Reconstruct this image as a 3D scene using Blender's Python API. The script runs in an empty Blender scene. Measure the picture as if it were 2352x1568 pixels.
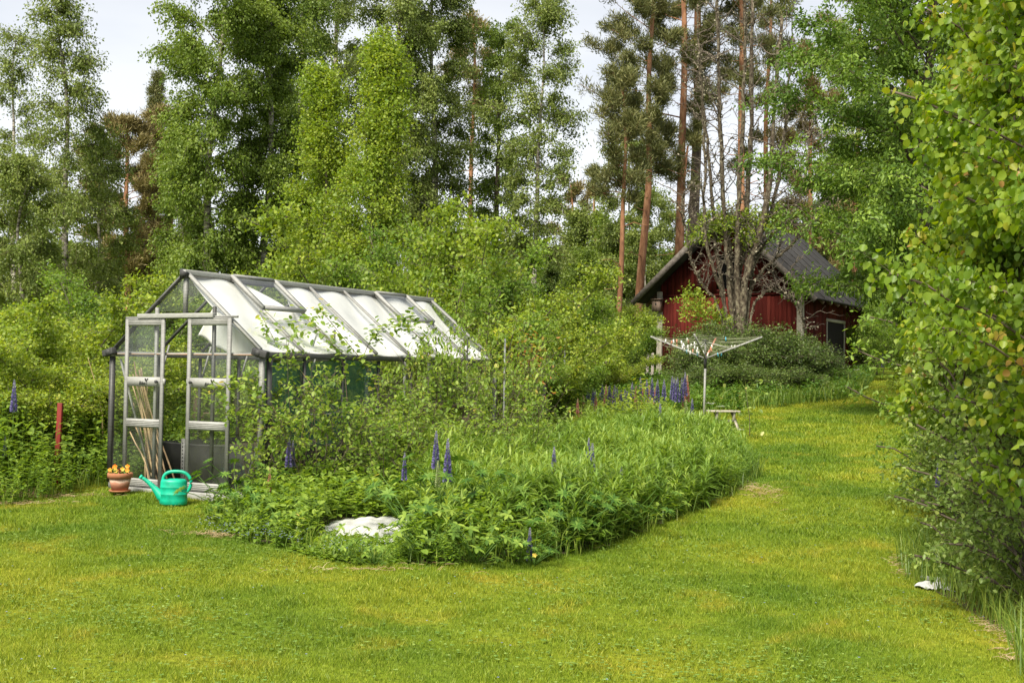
import bpy, math
import numpy as np
from mathutils import Matrix, Vector
sc = bpy.context.scene
# ------------------------------------------------------------------ camera
CF, CP, CR = 2799.4, .0270687, .0154157
CAM = np.array([0., 0., 1.6])
cam = bpy.data.cameras.new('camera'); camo = bpy.data.objects.new('camera', cam)
sc.collection.objects.link(camo); sc.camera = camo
cam.sensor_width = 36; cam.lens = CF / 2352 * 36; cam.clip_end = 3000; cam.clip_start = .1
_c, _s = math.cos(CR), math.sin(CR)
_D = Vector((0, math.cos(CP), math.sin(CP))); _U = Vector((0, -math.sin(CP), math.cos(CP))); _X = Vector((1, 0, 0))
_R = _X * _c + _U * _s; _Up = _U * _c - _X * _s
camo.matrix_world = Matrix(((_R.x, _Up.x, -_D.x, 0), (_R.y, _Up.y, -_D.y, 0), (_R.z, _Up.z, -_D.z, 1.6), (0, 0, 0, 1)))
# ------------------------------------------------------------------ world, sun, exposure
SUN_EL, SUN_AZ = 50, 207      # azimuth clockwise from +Y: the sun stands high behind the camera
w = bpy.data.worlds.new('World'); sc.world = w; w.use_nodes = True
nt = w.node_tree; nt.nodes.clear()
def N(nt, t, **k):
    n = nt.nodes.new(t)
    for a, v in k.items(): setattr(n, a, v)
    return n
sky = N(nt, 'ShaderNodeTexSky', sky_type='NISHITA', sun_disc=False)
sky.sun_elevation = math.radians(SUN_EL); sky.sun_rotation = math.radians(SUN_AZ)
sky.air_density = 1.0; sky.dust_density = 2.0
tc = N(nt, 'ShaderNodeTexCoord'); mp = N(nt, 'ShaderNodeMapping'); mp.inputs['Scale'].default_value = (1, 1, 3.2)
nz = N(nt, 'ShaderNodeTexNoise'); nz.inputs['Scale'].default_value = 1.7; nz.inputs['Detail'].default_value = 7; nz.inputs['Roughness'].default_value = .52
cr = N(nt, 'ShaderNodeValToRGB'); e = cr.color_ramp.elements
e[0].position = .30; e[0].color = (3.15, 3.45, 3.95, 1); e[1].position = .62; e[1].color = (5.0, 5.1, 5.25, 1)
mx = N(nt, 'ShaderNodeMix', data_type='RGBA'); mx.inputs[0].default_value = .9
bg = N(nt, 'ShaderNodeBackground'); bg.inputs['Strength'].default_value = .1
out = N(nt, 'ShaderNodeOutputWorld')
L = nt.links.new
sx = N(nt, 'ShaderNodeSeparateXYZ'); L(tc.outputs['Generated'], sx.inputs[0]); zr = N(nt, 'ShaderNodeMapRange'); zr.inputs[1].default_value = 0; zr.inputs[2].default_value = .45; zr.inputs[3].default_value = 1.22; zr.inputs[4].default_value = .84; L(sx.outputs['Z'], zr.inputs[0]); vm = N(nt, 'ShaderNodeVectorMath', operation='SCALE'); L(cr.outputs[0], vm.inputs[0]); L(zr.outputs[0], vm.inputs['Scale'])
L(tc.outputs['Generated'], mp.inputs['Vector']); L(mp.outputs[0], nz.inputs['Vector']); L(nz.outputs['Fac'], cr.inputs['Fac'])
L(sky.outputs[0], mx.inputs[6]); L(vm.outputs[0], mx.inputs[7]); L(mx.outputs[2], bg.inputs['Color']); L(bg.outputs[0], out.inputs[0])
sl = bpy.data.lights.new('sun', 'SUN'); sl.energy = 4.1; sl.angle = math.radians(24); sl.color = (1, .93, .8)
so = bpy.data.objects.new('sun', sl); sc.collection.objects.link(so)
_az, _el = math.radians(SUN_AZ), math.radians(SUN_EL)
so.rotation_euler = Vector((math.sin(_az) * math.cos(_el), math.cos(_az) * math.cos(_el), math.sin(_el))).to_track_quat('Z', 'Y').to_euler()
so.location = (0, 0, 30)
sc.view_settings.view_transform = 'Standard'; sc.view_settings.look = 'None'; sc.view_settings.gamma = 1
sc.view_settings.exposure = 1.02
sc.cycles.max_bounces = 8; sc.cycles.diffuse_bounces = 3; sc.cycles.glossy_bounces = 2; sc.cycles.transmission_bounces = 4; sc.cycles.transparent_max_bounces = 16
sc.cycles.use_denoising = True
# ------------------------------------------------------------------ helpers
col = sc.collection
def ray(px, py):
    X0, Y0 = px - 1176, py - 784; c, s = math.cos(CR), math.sin(CR)
    a, b = (X0 * c + Y0 * s) / CF, -(-X0 * s + Y0 * c) / CF
    return np.array([a, math.cos(CP) - b * math.sin(CP), math.sin(CP) + b * math.cos(CP)])
def at(px, py, Y):                      # photo pixel (2352 wide) at forward distance Y -> world point
    d = ray(px, py); return CAM + d * Y / d[1]
_gy = [-50, 0, 6, 10, 13.5, 20, 26, 33, 41, 50, 70, 120, 400]; _gz = [0, 0, 0, .06, .26, .45, .6, .93, 1.2, 1.6, 1.9, 2.2, 4]
_ty = np.arange(-60, 420, .5); _tz = np.interp(_ty, _gy, _gz); _k = np.hanning(9); _k /= _k.sum(); _tz = np.convolve(np.pad(_tz, 4, 'edge'), _k, 'valid')
def g(x, y):
    x = np.asarray(x, float); y = np.asarray(y, float)
    z = np.interp(y, _ty, _tz) + .025 * np.clip(x, -40, 40) * np.clip((y - 10) / 20, 0, 1)
    return z + .018 * np.sin(x * 1.3 + y * .7) * np.sin(y * 1.1 - x * .4) + .012 * np.sin(x * 3.1 - y * 2.3)
def gpx(px, py):                        # where a photo pixel meets the ground
    d = ray(px, py); Y = np.linspace(4, 60, 5601); k = np.argmax(1.6 + d[2] / d[1] * Y <= g(d[0] / d[1] * Y, Y))
    return d[0] / d[1] * Y[k], Y[k]
def tag(o, label=None, cat=None, group=None, kind=None):
    for k, v in (('label', label), ('category', cat), ('group', group), ('kind', kind)):
        if v: o[k] = v
    return o
def empty(name, loc, rz=0, label=None, cat=None, group=None):
    o = bpy.data.objects.new(name, None); col.objects.link(o); o.location = [float(v) for v in loc]; o.rotation_euler = (0, 0, rz); o.empty_display_size = .2
    return tag(o, label, cat, group)
def kids(o): return [c for c in bpy.data.objects if c.parent == o]
_kid = {}
def copy_tree(o, parent=None):
    c = o.copy(); col.objects.link(c)
    if parent: c.parent = parent
    ch = _kid.get(o.name)
    if ch is None: ch = _kid[o.name] = kids(o)
    for k in ch: copy_tree(k, c)
    return c
def mesh(name, V, Fs, m, parent=None, rnd=None, smooth=False, loc=None):
    V = np.ascontiguousarray(V, dtype=np.float32)
    if not isinstance(Fs, list): Fs = [Fs]
    Fs = [np.asarray(f, dtype=np.int32) for f in Fs if len(f)]
    me = bpy.data.meshes.new(name)
    me.vertices.add(len(V)); me.vertices.foreach_set('co', V.ravel())
    loops = np.concatenate([f.ravel() for f in Fs]); n = np.concatenate([np.full(len(f), f.shape[1], np.int32) for f in Fs])
    me.loops.add(len(loops)); me.loops.foreach_set('vertex_index', loops)
    me.polygons.add(len(n)); me.polygons.foreach_set('loop_start', np.concatenate([[0], np.cumsum(n)[:-1]]).astype(np.int32))
    if rnd is not None:
        a = me.attributes.new('rnd', 'FLOAT', 'POINT'); a.data.foreach_set('value', np.ascontiguousarray(rnd, dtype=np.float32))
    me.update(calc_edges=True)
    if smooth: me.polygons.foreach_set('use_smooth', np.ones(len(n), bool))
    me.materials.append(m)
    o = bpy.data.objects.new(name, me); col.objects.link(o)
    if parent: o.parent = parent
    if loc is not None: o.location = [float(v) for v in loc]
    return o
def nrm(v): return v / (np.linalg.norm(v, axis=-1, keepdims=True) + 1e-9)
def tubes(P, R, n=5, cap=True):
    P = np.asarray(P, float)
    if P.ndim == 2: P = P[None]
    M, K, _ = P.shape; R = np.broadcast_to(np.asarray(R, float), (M, K))
    T = nrm(np.gradient(P, axis=1)); mt = nrm(P[:, -1] - P[:, 0])
    ref = np.where(np.abs(mt[:, 2:3]) > .8, np.array([[1., 0, 0]]), np.array([[0, 0, 1.]]))[:, None, :]
    A = nrm(np.cross(T, ref)); B = np.cross(T, A)
    th = np.arange(n) / n * 2 * math.pi
    V = P[:, :, None] + R[:, :, None, None] * (A[:, :, None] * np.cos(th)[None, None, :, None] + B[:, :, None] * np.sin(th)[None, None, :, None])
    base = (np.arange(M) * K * n)[:, None, None] + (np.arange(K - 1) * n)[None, :, None]
    i = np.arange(n)[None, None, :]; j = (np.arange(n)[None, None, :] + 1) % n
    F = np.stack([base + i, base + j, base + n + j, base + n + i], -1).reshape(-1, 4)
    Fs = [F]
    if cap:
        c0 = (np.arange(M) * K * n)[:, None] + np.arange(n)[None, ::-1]; c1 = (np.arange(M) * K * n + (K - 1) * n)[:, None] + np.arange(n)[None]
        Fs.append(np.concatenate([c0, c1]))
    return V.reshape(-1, 3), Fs
class MB:                                # gathers boxes, tubes, lathes for ONE mesh
    def __init__(s): s.V = []; s.F = []; s.n = 0
    def add(s, V, Fs):
        if not isinstance(Fs, list): Fs = [Fs]
        s.V.append(np.asarray(V, float))
        for f in Fs: s.F.append(np.asarray(f) + s.n)
        s.n += len(V); return s
    def box(s, x0, x1, y0, y1, z0, z1):
        V = [(x, y, z) for z in (z0, z1) for y in (y0, y1) for x in (x0, x1)]
        return s.add(V, np.array([(0, 2, 3, 1), (4, 5, 7, 6), (0, 1, 5, 4), (2, 6, 7, 3), (0, 4, 6, 2), (1, 3, 7, 5)]))
    def bar(s, a, b, w, h, up=(0, 0, 1)):       # rectangular bar from a to b; w sideways, h along up
        a = np.array(a, float); b = np.array(b, float); t = nrm(b - a); up = np.array(up, float)
        sd = np.cross(t, up)
        if np.linalg.norm(sd) < 1e-3: sd = np.cross(t, (0, 1, 0))
        sd = nrm(sd); u = np.cross(sd, t)
        V = [p + sd * w / 2 * i + u * h / 2 * j for p in (a, b) for j in (-1, 1) for i in (-1, 1)]
        return s.add(V, np.array([(0, 2, 3, 1), (4, 5, 7, 6), (0, 1, 5, 4), (2, 6, 7, 3), (0, 4, 6, 2), (1, 3, 7, 5)]))
    def tube(s, P, R, n=8): V, F = tubes(P, R, n); return s.add(V, F)
    def lathe(s, prof, n=24, sx=1, sy=1, c=(0, 0, 0)):
        p = np.array(prof, float); K = len(p); th = np.arange(n) / n * 2 * math.pi
        V = np.stack([p[:, 0:1] * np.cos(th) * sx + c[0], p[:, 0:1] * np.sin(th) * sy + c[1], np.repeat(p[:, 1:2], n, 1) + c[2]], -1).reshape(-1, 3)
        i = np.arange(n); j = (i + 1) % n
        F = np.concatenate([np.stack([k * n + i, k * n + j, (k + 1) * n + j, (k + 1) * n + i], -1) for k in range(K - 1)])
        return s.add(V, F)
    def build(s, name, m, parent=None, smooth=False, bevel=0, loc=None):
        by = {}
        for f in s.F: by.setdefault(f.shape[1], []).append(f)
        o = mesh(name, np.concatenate(s.V), [np.concatenate(v) for v in by.values()], m, parent, None, smooth, loc)
        if bevel:
            b = o.modifiers.new('bevel', 'BEVEL'); b.width = bevel; b.segments = 2; b.limit_method = 'ANGLE'
        return o
# ------------------------------------------------------------------ materials
def mat(name):
    m = bpy.data.materials.new(name); m.use_nodes = True; m.node_tree.nodes.clear()
    return m, m.node_tree
def ramp(nt, stops):
    r = N(nt, 'ShaderNodeValToRGB'); el = r.color_ramp.elements
    while len(el) < len(stops): el.new(.5)
    for q, (p, c) in zip(el, stops): q.position = p; q.color = (*c, 1)
    return r
def leaf_mat(name, stops, transl=.4, rough=.5, nscale=.6, spec=.35):
    m, nt = mat(name); L = nt.links.new
    at_ = N(nt, 'ShaderNodeAttribute', attribute_name='rnd'); r = ramp(nt, [(p, (c[0], c[1], c[2] + (.07 * c[1] if c[1] > c[2] * 1.5 else 0))) for p, c in stops])
    tc = N(nt, 'ShaderNodeTexCoord'); nz = N(nt, 'ShaderNodeTexNoise'); nz.inputs['Scale'].default_value = nscale; nz.inputs['Detail'].default_value = 2
    ma = N(nt, 'ShaderNodeMath', operation='MULTIPLY_ADD'); ma.inputs[1].default_value = .9; ma.inputs[2].default_value = -.45
    ad = N(nt, 'ShaderNodeMath', operation='ADD', use_clamp=True)
    L(tc.outputs['Object'], nz.inputs['Vector']); L(nz.outputs['Fac'], ma.inputs[0]); L(ma.outputs[0], ad.inputs[0]); L(at_.outputs['Fac'], ad.inputs[1]); L(ad.outputs[0], r.inputs['Fac'])
    pb = N(nt, 'ShaderNodeBsdfPrincipled'); pb.inputs['Roughness'].default_value = rough; pb.inputs['Specular IOR Level'].default_value = spec
    tr = N(nt, 'ShaderNodeBsdfTranslucent'); mx = N(nt, 'ShaderNodeMixShader'); mx.inputs[0].default_value = transl
    hs = N(nt, 'ShaderNodeHueSaturation'); hs.inputs['Hue'].default_value = .49; hs.inputs['Saturation'].default_value = 1.1; hs.inputs['Value'].default_value = 1.5
    L(r.outputs[0], pb.inputs['Base Color']); L(r.outputs[0], hs.inputs['Color']); L(hs.outputs[0], tr.inputs['Color'])
    o = N(nt, 'ShaderNodeOutputMaterial'); L(pb.outputs[0], mx.inputs[1]); L(tr.outputs[0], mx.inputs[2]); L(mx.outputs[0], o.inputs[0])
    return m
def noise_mat(name, stops, scale=5, stretch=(1, 1, 1), rough=.8, metal=0, bump=.2, detail=6, spec=.3, bscale=None):
    m, nt = mat(name); L = nt.links.new
    tc = N(nt, 'ShaderNodeTexCoord'); mp = N(nt, 'ShaderNodeMapping'); mp.inputs['Scale'].default_value = stretch
    nz = N(nt, 'ShaderNodeTexNoise'); nz.inputs['Scale'].default_value = scale; nz.inputs['Detail'].default_value = detail; nz.inputs['Roughness'].default_value = .62
    r = ramp(nt, stops); pb = N(nt, 'ShaderNodeBsdfPrincipled'); pb.inputs['Roughness'].default_value = rough; pb.inputs['Metallic'].default_value = metal; pb.inputs['Specular IOR Level'].default_value = spec
    o = N(nt, 'ShaderNodeOutputMaterial')
    L(tc.outputs['Object'], mp.inputs['Vector']); L(mp.outputs[0], nz.inputs['Vector']); L(nz.outputs['Fac'], r.inputs['Fac']); L(r.outputs[0], pb.inputs['Base Color']); L(pb.outputs[0], o.inputs[0])
    if bump:
        b = N(nt, 'ShaderNodeBump'); b.inputs['Strength'].default_value = bump; b.inputs['Distance'].default_value = .02
        L(nz.outputs['Fac'], b.inputs['Height']); L(b.outputs[0], pb.inputs['Normal'])
    return m
G = lambda a, k: tuple(x * k for x in a)
M = {}
M['birch'] = leaf_mat('birch_leaf', [(0, (.06, .11, .008)), (.5, (.145, .215, .014)), (1, (.25, .33, .03))], .35)
M['birch_dull'] = leaf_mat('birch_leaf_dull', [(0, (.08, .12, .016)), (.5, (.165, .22, .03)), (1, (.28, .33, .06))], .35)
M['birch_bright'] = leaf_mat('aspen_leaf_bright', [(0, (.11, .19, .008)), (.5, (.22, .31, .012)), (1, (.36, .42, .03))], .42)
M['shrub'] = leaf_mat('shrub_leaf', [(0, (.11, .18, .008)), (.45, (.235, .32, .014)), (.85, (.38, .44, .03)), (1, (.5, .47, .05))], .42)
M['shrub2'] = leaf_mat('shrub_leaf_fresh', [(0, (.075, .15, .01)), (.5, (.175, .28, .018)), (1, (.31, .41, .035))], .42)
M['cherry'] = leaf_mat('bird_cherry_leaf', [(0, (.055, .115, .008)), (.5, (.135, .225, .014)), (1, (.27, .38, .03))], .35)
M['aspen'] = leaf_mat('aspen_round_leaf', [(0, (.09, .17, .006)), (.4, (.17, .27, .008)), (.8, (.29, .37, .012)), (.93, (.42, .38, .03)), (1, (.42, .25, .06))], .5, .42, 1.2)
M['amel'] = leaf_mat('pale_oval_leaf', [(0, (.1, .16, .02)), (.5, (.21, .3, .045)), (.9, (.35, .43, .08)), (1, (.45, .38, .1))], .35, .42)
M['juniper'] = leaf_mat('dark_shrub_leaf', [(0, (.035, .065, .008)), (.5, (.09, .145, .016)), (1, (.2, .26, .04))], .25)
M['needle'] = leaf_mat('pine_needle', [(0, (.06, .075, .018)), (.5, (.13, .14, .03)), (1, (.22, .21, .06))], .12, .6)
M['needle_brown'] = leaf_mat('pine_needle_brown', [(0, (.08, .07, .02)), (.5, (.18, .145, .035)), (1, (.27, .23, .07))], .12, .6)
M['herb'] = leaf_mat('herb_leaf', [(0, (.08, .15, .012)), (.5, (.17, .28, .022)), (1, (.33, .42, .05))], .4, .45, .5)
M['rasp'] = leaf_mat('raspberry_leaf', [(0, (.1, .18, .014)), (.5, (.22, .33, .03)), (.95, (.38, .46, .06)), (1, (.55, .44, .08))], .48, .5, .8)
M['lupleaf'] = leaf_mat('lupin_leaf', [(0, (.04, .1, .01)), (.5, (.09, .185, .014)), (1, (.19, .3, .03))], .3, .4, .8)
M['orangeleaf'] = leaf_mat('orange_leaf', [(0, (.3, .26, .03)), (.5, (.45, .3, .05)), (1, (.5, .22, .07))], .4)
M['grass'] = leaf_mat('tall_grass_blade', [(0, (.08, .14, .012)), (.5, (.16, .25, .02)), (1, (.3, .36, .04))], .35, .45, .5)
M['straw'] = leaf_mat('dry_grass_blade', [(0, (.3, .2, .08)), (.5, (.5, .38, .18)), (1, (.65, .53, .3))], .25, .7)
M['wood_bark'] = noise_mat('bark_brown', [(.3, (.05, .035, .024)), (.7, (.15, .12, .09))], 9, (1, 1, .3), .9, 0, .5)
M['twig_grey'] = noise_mat('twig_grey', [(.3, (.07, .055, .04)), (.7, (.17, .14, .11))], 9, (1, 1, .3), .9, 0, .3)
M['birch_bark'] = noise_mat('birch_bark', [(.38, (.04, .035, .03)), (.5, (.25, .22, .19)), (.62, (.5, .46, .4))], 3.5, (1, 1, 4), .75, 0, .4)
M['lichen_bark'] = noise_mat('lichen_bark', [(.36, (.035, .027, .018)), (.5, (.09, .07, .048)), (.64, (.2, .18, .12))], 13, (1, 1, .6), .95, 0, .9)
M['lichen'] = leaf_mat('lichen_flake', [(0, (.1, .085, .05)), (.5, (.2, .18, .11)), (1, (.34, .31, .2))], .1, .9)
M['pine_bark'] = noise_mat('pine_bark_orange', [(.3, (.13, .06, .035)), (.5, (.3, .145, .075)), (.72, (.43, .24, .14))], 6, (1, 1, .35), .9, 0, .6)
M['pine_dark'] = noise_mat('pine_bark_dark', [(.3, (.055, .042, .034)), (.5, (.14, .105, .085)), (.72, (.27, .21, .17))], 7, (1, 1, .4), .9, 0, .8)
# ------------------------------------------------------------------ leaf clouds and trees
TM = {
 'diam': ([(0, 0, 0), (.45, .5, .07), (1, 0, -.06), (.45, -.5, .07)], [(0, 1, 2, 3)]),
 'lance': ([(0, 0, 0), (.38, .5, .06), (1, 0, -.2), (.38, -.5, .06)], [(0, 1, 2, 3)]),
 'oval': ([(0, 0, 0), (.25, .42, .05), (.68, .40, .03), (1, 0, -.08), (.68, -.4, .03), (.25, -.42, .05)], [(0, 1, 2, 3), (0, 3, 4, 5)]),
 'round': ([(0, 0, 0), (.08, .33, .07), (.4, .5, .13), (.78, .33, .05), (1.06, 0, -.14), (.78, -.33, .05), (.4, -.5, .13), (.08, -.33, .07)], [(0, 1, 2, 3, 4), (0, 4, 5, 6, 7)]),
 'needle': ([(0, 0, 0), (.5, .5, 0), (1, 0, 0)], [(0, 1, 2)]),
}
def leaves(C, U, Nn, Ln, wr, tm):
    t, f = TM[tm]; t = np.array(t); k = len(t); U = nrm(U); S = nrm(np.cross(Nn, U)); Nn = np.cross(U, S)
    wr = np.broadcast_to(np.asarray(wr, float), (len(C),)); Ln = np.broadcast_to(np.asarray(Ln, float), (len(C),))
    V = C[:, None] + Ln[:, None, None] * (t[None, :, 0:1] * U[:, None] + t[None, :, 1:2] * wr[:, None, None] * S[:, None] + t[None, :, 2:3] * Nn[:, None])
    o = (np.arange(len(C)) * k)[:, None]
    by = {}
    for q in f: by.setdefault(len(q), []).append(o + np.array(q)[None])
    return V.reshape(-1, 3), [np.concatenate(v) for v in by.values()], k
def leaf_mesh(name, C, U, Nn, Ln, wr, tm, m, parent, rng, rv=None):
    V, F, k = leaves(C, U, Nn, Ln, wr, tm)
    r = rng.random(len(C)) if rv is None else rv
    return mesh(name, V, F, m, parent, np.repeat(r, k))
def rdir(rng, n): return nrm(rng.normal(size=(n, 3)))
def lerp_poly(P, s):                    # P (M,K,3), s (M,Q) in 0..1 -> points and tangents
    M_, K, _ = P.shape; x = np.clip(s, 0, .9999) * (K - 1); i = x.astype(int); f = (x - i)[..., None]; r = np.arange(M_)[:, None]
    a = P[r, i]; b = P[r, i + 1]; return a + (b - a) * f, nrm(b - a)
def grow(rng, start, az, e0, e1, ln, K=7, wob=.12):
    n = len(az); s = np.linspace(0, 1, K - 1)[None]; e = e0[:, None] * (1 - s) + e1[:, None] * s + rng.normal(size=(n, K - 1)) * wob
    a = az[:, None] + np.cumsum(rng.normal(size=(n, K - 1)) * wob, 1)
    d = np.stack([np.cos(a) * np.cos(e), np.sin(a) * np.cos(e), np.sin(e)], -1) * (ln / (K - 1))[:, None, None]
    return np.concatenate([start[:, None], start[:, None] + np.cumsum(d, 1)], 1)
def tree(root, seed, H, c0=.2, prof=lambda t: 1, nl=50, e0=.7, e1=.1, etop=1.1, tr=.15, bend=.3, lean=(0, 0), tw=12, twl=.5, hang=.3, lpt=25, L=.08, wr=.6,
         tm='diam', jit=.06, flat=.3, down=.3, lm='birch', bm='birch_bark', lbm=None, stubs=0, bias=None, umin=.25, twr=.006, fork=0, names=('trunk', 'branches', 'crown'), topr=.12, lumpy=0, bark_split=None):
    rng = np.random.default_rng(seed)
    if tm == 'diam' and L >= .1: L *= .62; lpt = int(lpt * 2.4); nl = int(nl * .58); tw = int(tw * 2.1); jit *= .6; umin = max(umin, .38); twl *= 1.1
    if tm == 'needle': L *= .8; lpt = int(lpt * 1.5); wr = .3; nl = int(nl * .7); tw = int(tw * 1.5); jit *= .75
    K = 14; s = np.linspace(0, 1, K)
    ph = rng.random(4) * 6.28
    tx = lean[0] * s + bend * s * (np.sin(s * 5 + ph[0]) - np.sin(ph[0])) * .5 + .25 * bend * np.sin(s * 13 + ph[2]) * s
    ty = lean[1] * s + bend * s * (np.sin(s * 4 + ph[1]) - np.sin(ph[1])) * .5
    T = np.stack([tx, ty, s * H - .1], -1); R = tr * ((1 - s) * (1 - topr) + topr) * (1 + .5 * np.exp(-s * H / .35))
    if bark_split:
        k = max(2, min(K - 2, int(bark_split * K)))
        V, F = tubes(T[:k + 1], R[:k + 1], 10); mesh(names[0], V, F, M['pine_dark'], root, smooth=True)
        V, F = tubes(T[k:], R[k:], 10); mesh('upper_trunk', V, F, M[bm], root, smooth=True)
    else:
        V, F = tubes(T, R, 10); mesh(names[0], V, F, M[bm], root, smooth=True)
    tau = (np.arange(nl) + rng.random(nl)) / nl; t = c0 + (1 - c0) * tau
    st, _ = lerp_poly(T[None], t[None]); st = st[0]
    az = np.arange(nl) * 2.399 + rng.normal(size=nl) * .5
    Rr = np.array([prof(x) for x in tau]) * rng.uniform(.45, 1.25, nl)
    if lumpy: Rr *= 1 + lumpy * np.sin(az * 2 + tau * 9 + ph[3])
    if bias is not None: Rr *= 1 + bias[0] * np.cos(az - bias[1])
    P = grow(rng, st, az, e0 + (etop - e0) * tau ** 2, e1 + (etop * .8 - e1) * tau ** 2, Rr, 7, .14)
    br = np.maximum(.008, tr * .32 * (1 - .8 * t)[:, None] * np.linspace(1, .2, 7)[None] * np.clip(Rr / (Rr.max() + 1e-6), .3, 1)[:, None])
    BV, BF = tubes(P, br, 5); mb = MB(); mb.add(BV, BF)
    u = umin + (1 - umin) * rng.random((nl, tw)) ** .8
    tp, tt = lerp_poly(P, u); tp = tp.reshape(-1, 3); n2 = len(tp)
    ta = np.arctan2(tt[..., 1], tt[..., 0]).ravel() + rng.normal(size=n2) * .9
    te = np.arcsin(np.clip(tt[..., 2], -1, 1)).ravel() * .5 + rng.normal(size=n2) * .4 + .15
    tl = twl * rng.uniform(.5, 1.3, n2) * (1.15 - .4 * u.ravel())
    Q = grow(rng, tp, ta, te, te - hang * 2.2, tl, 4, .15)
    V, F = tubes(Q, np.broadcast_to(np.linspace(twr, twr * .4, 4), (n2, 4)), 3, False); mb.add(V, F)
    if stubs:
        hs = rng.uniform(.25, c0 + .1, stubs); q, _ = lerp_poly(T[None], hs[None])
        S = grow(rng, q[0], rng.random(stubs) * 6.28, rng.uniform(-.1, .4, stubs), rng.uniform(-.5, .3, stubs), rng.uniform(.4, 1.9, stubs), 6, .25)
        V, F = tubes(S, np.broadcast_to(np.linspace(.022, .006, 6), (stubs, 6)), 4); mb.add(V, F)
    mb.build(names[1], M[lbm or bm], root)
    lu = rng.random((n2, lpt)) ** .8
    C, D = lerp_poly(Q, lu); C = C.reshape(-1, 3) + rng.normal(size=(n2 * lpt, 3)) * jit; D = D.reshape(-1, 3)
    U = D * .5 + rdir(rng, len(C)) * .8 + np.array([0, 0, -down])
    Nn = rdir(rng, len(C)) * (1 - flat) + np.array([0, 0, 1.]) * flat
    rv = np.clip(np.repeat(rng.random(n2), lpt) * .5 + rng.random(len(C)) * .5, 0, 1)
    leaf_mesh(names[2], C, U, Nn, L * rng.uniform(.6, 1.25, len(C)), wr, tm, M[lm], root, rng, rv)
    return T
def place(px, Y): 
    x = ray(px, 865)[0] / ray(px, 865)[1] * Y; return np.array([x, Y, float(g(x, Y))])
def hgt(px, py, Y): return float(at(px, py, Y)[2] - g(at(px, py, Y)[0], Y))
def bush_proto(name, seed, H, R, ns, lm, bm='twig_grey', nl=14, tw=7, lpt=16, L=.06, wr=.7, tm='diam', jit=.05, flat=.35, e0=.9, e1=.3, hang=.15, down=.25, twl=.35, rs=.014, names=('stems', 'foliage'), prof=None, spread=.45):
    """several stems leaving one stool, each with side branches and leafy twigs"""
    rng = np.random.default_rng(seed); root = empty(name, (0, 0, 0))
    K = 8; a = np.arange(ns) * 2.4 + rng.normal(size=ns) * .3; el = rng.uniform(1.0, 1.5, ns); ln = H * rng.uniform(.6, 1.05, ns)
    st = np.stack([np.cos(a) * R * .25, np.sin(a) * R * .25, np.full(ns, -.05)], -1) * rng.uniform(.2, 1, ns)[:, None]
    P = grow(rng, st, a, el, el - spread * rng.random(ns) - .1, ln, K, .1)
    mb = MB(); V, F = tubes(P, np.broadcast_to(np.linspace(rs, rs * .3, K), (ns, K)), 5); mb.add(V, F)
    u = np.sort(rng.random((ns, nl)) ** .75 * .92 + .08, 1); q, tt = lerp_poly(P, u); q = q.reshape(-1, 3); n1 = len(q)
    rl = R * .75 * (1.05 - .75 * u.ravel()) * rng.uniform(.5, 1.2, n1)
    if prof is not None: rl *= np.array([prof(x) for x in u.ravel()])
    S = grow(rng, q, rng.random(n1) * 6.28, np.full(n1, e0) * rng.uniform(.5, 1.1, n1), np.full(n1, e1), rl, 5, .15)
    V, F = tubes(S, np.broadcast_to(np.linspace(rs * .4, rs * .15, 5), (n1, 5)), 3, False); mb.add(V, F)
    v = rng.random((n1, tw)) * .8 + .2; tp, t2 = lerp_poly(S, v); tp = tp.reshape(-1, 3); n2 = len(tp)
    ta = np.arctan2(t2[..., 1], t2[..., 0]).ravel() + rng.normal(size=n2); te = rng.normal(size=n2) * .4 + .35
    Q = grow(rng, tp, ta, te, te - hang * 2, twl * rng.uniform(.5, 1.3, n2), 4, .15)
    V, F = tubes(Q, np.broadcast_to(np.linspace(.004, .002, 4), (n2, 4)), 3, False); mb.add(V, F)
    mb.build(names[0], M[bm], root)
    C, D = lerp_poly(Q, rng.random((n2, lpt))); C = C.reshape(-1, 3) + rng.normal(size=(n2 * lpt, 3)) * jit; D = D.reshape(-1, 3)
    C[:, 2] = np.maximum(C[:, 2], .02)
    U = D * .5 + rdir(rng, len(C)) * .8 + np.array([0, 0, -down]); Nn = rdir(rng, len(C)) * (1 - flat) + np.array([0, 0, 1.]) * flat
    rv = np.repeat(rng.random(n2), lpt) * .4 + rng.random(len(C)) * .6
    leaf_mesh(names[1], C, U, Nn, L * rng.uniform(.6, 1.25, len(C)), wr, tm, M[lm], root, rng, rv)
    root['used'] = 0
    return root
def put(proto, x, y, z, s, rz, label, cat, group=None, sz=None, name=None):
    o = proto if not proto.get('used') else copy_tree(proto)
    proto['used'] = 1
    if 'used' in o and o is not proto: del o['used']
    o.location = (float(x), float(y), float(z)); o.scale = (s, s, sz or s); o.rotation_euler = (0, 0, rz); tag(o, label, cat, group)
    return o
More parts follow.
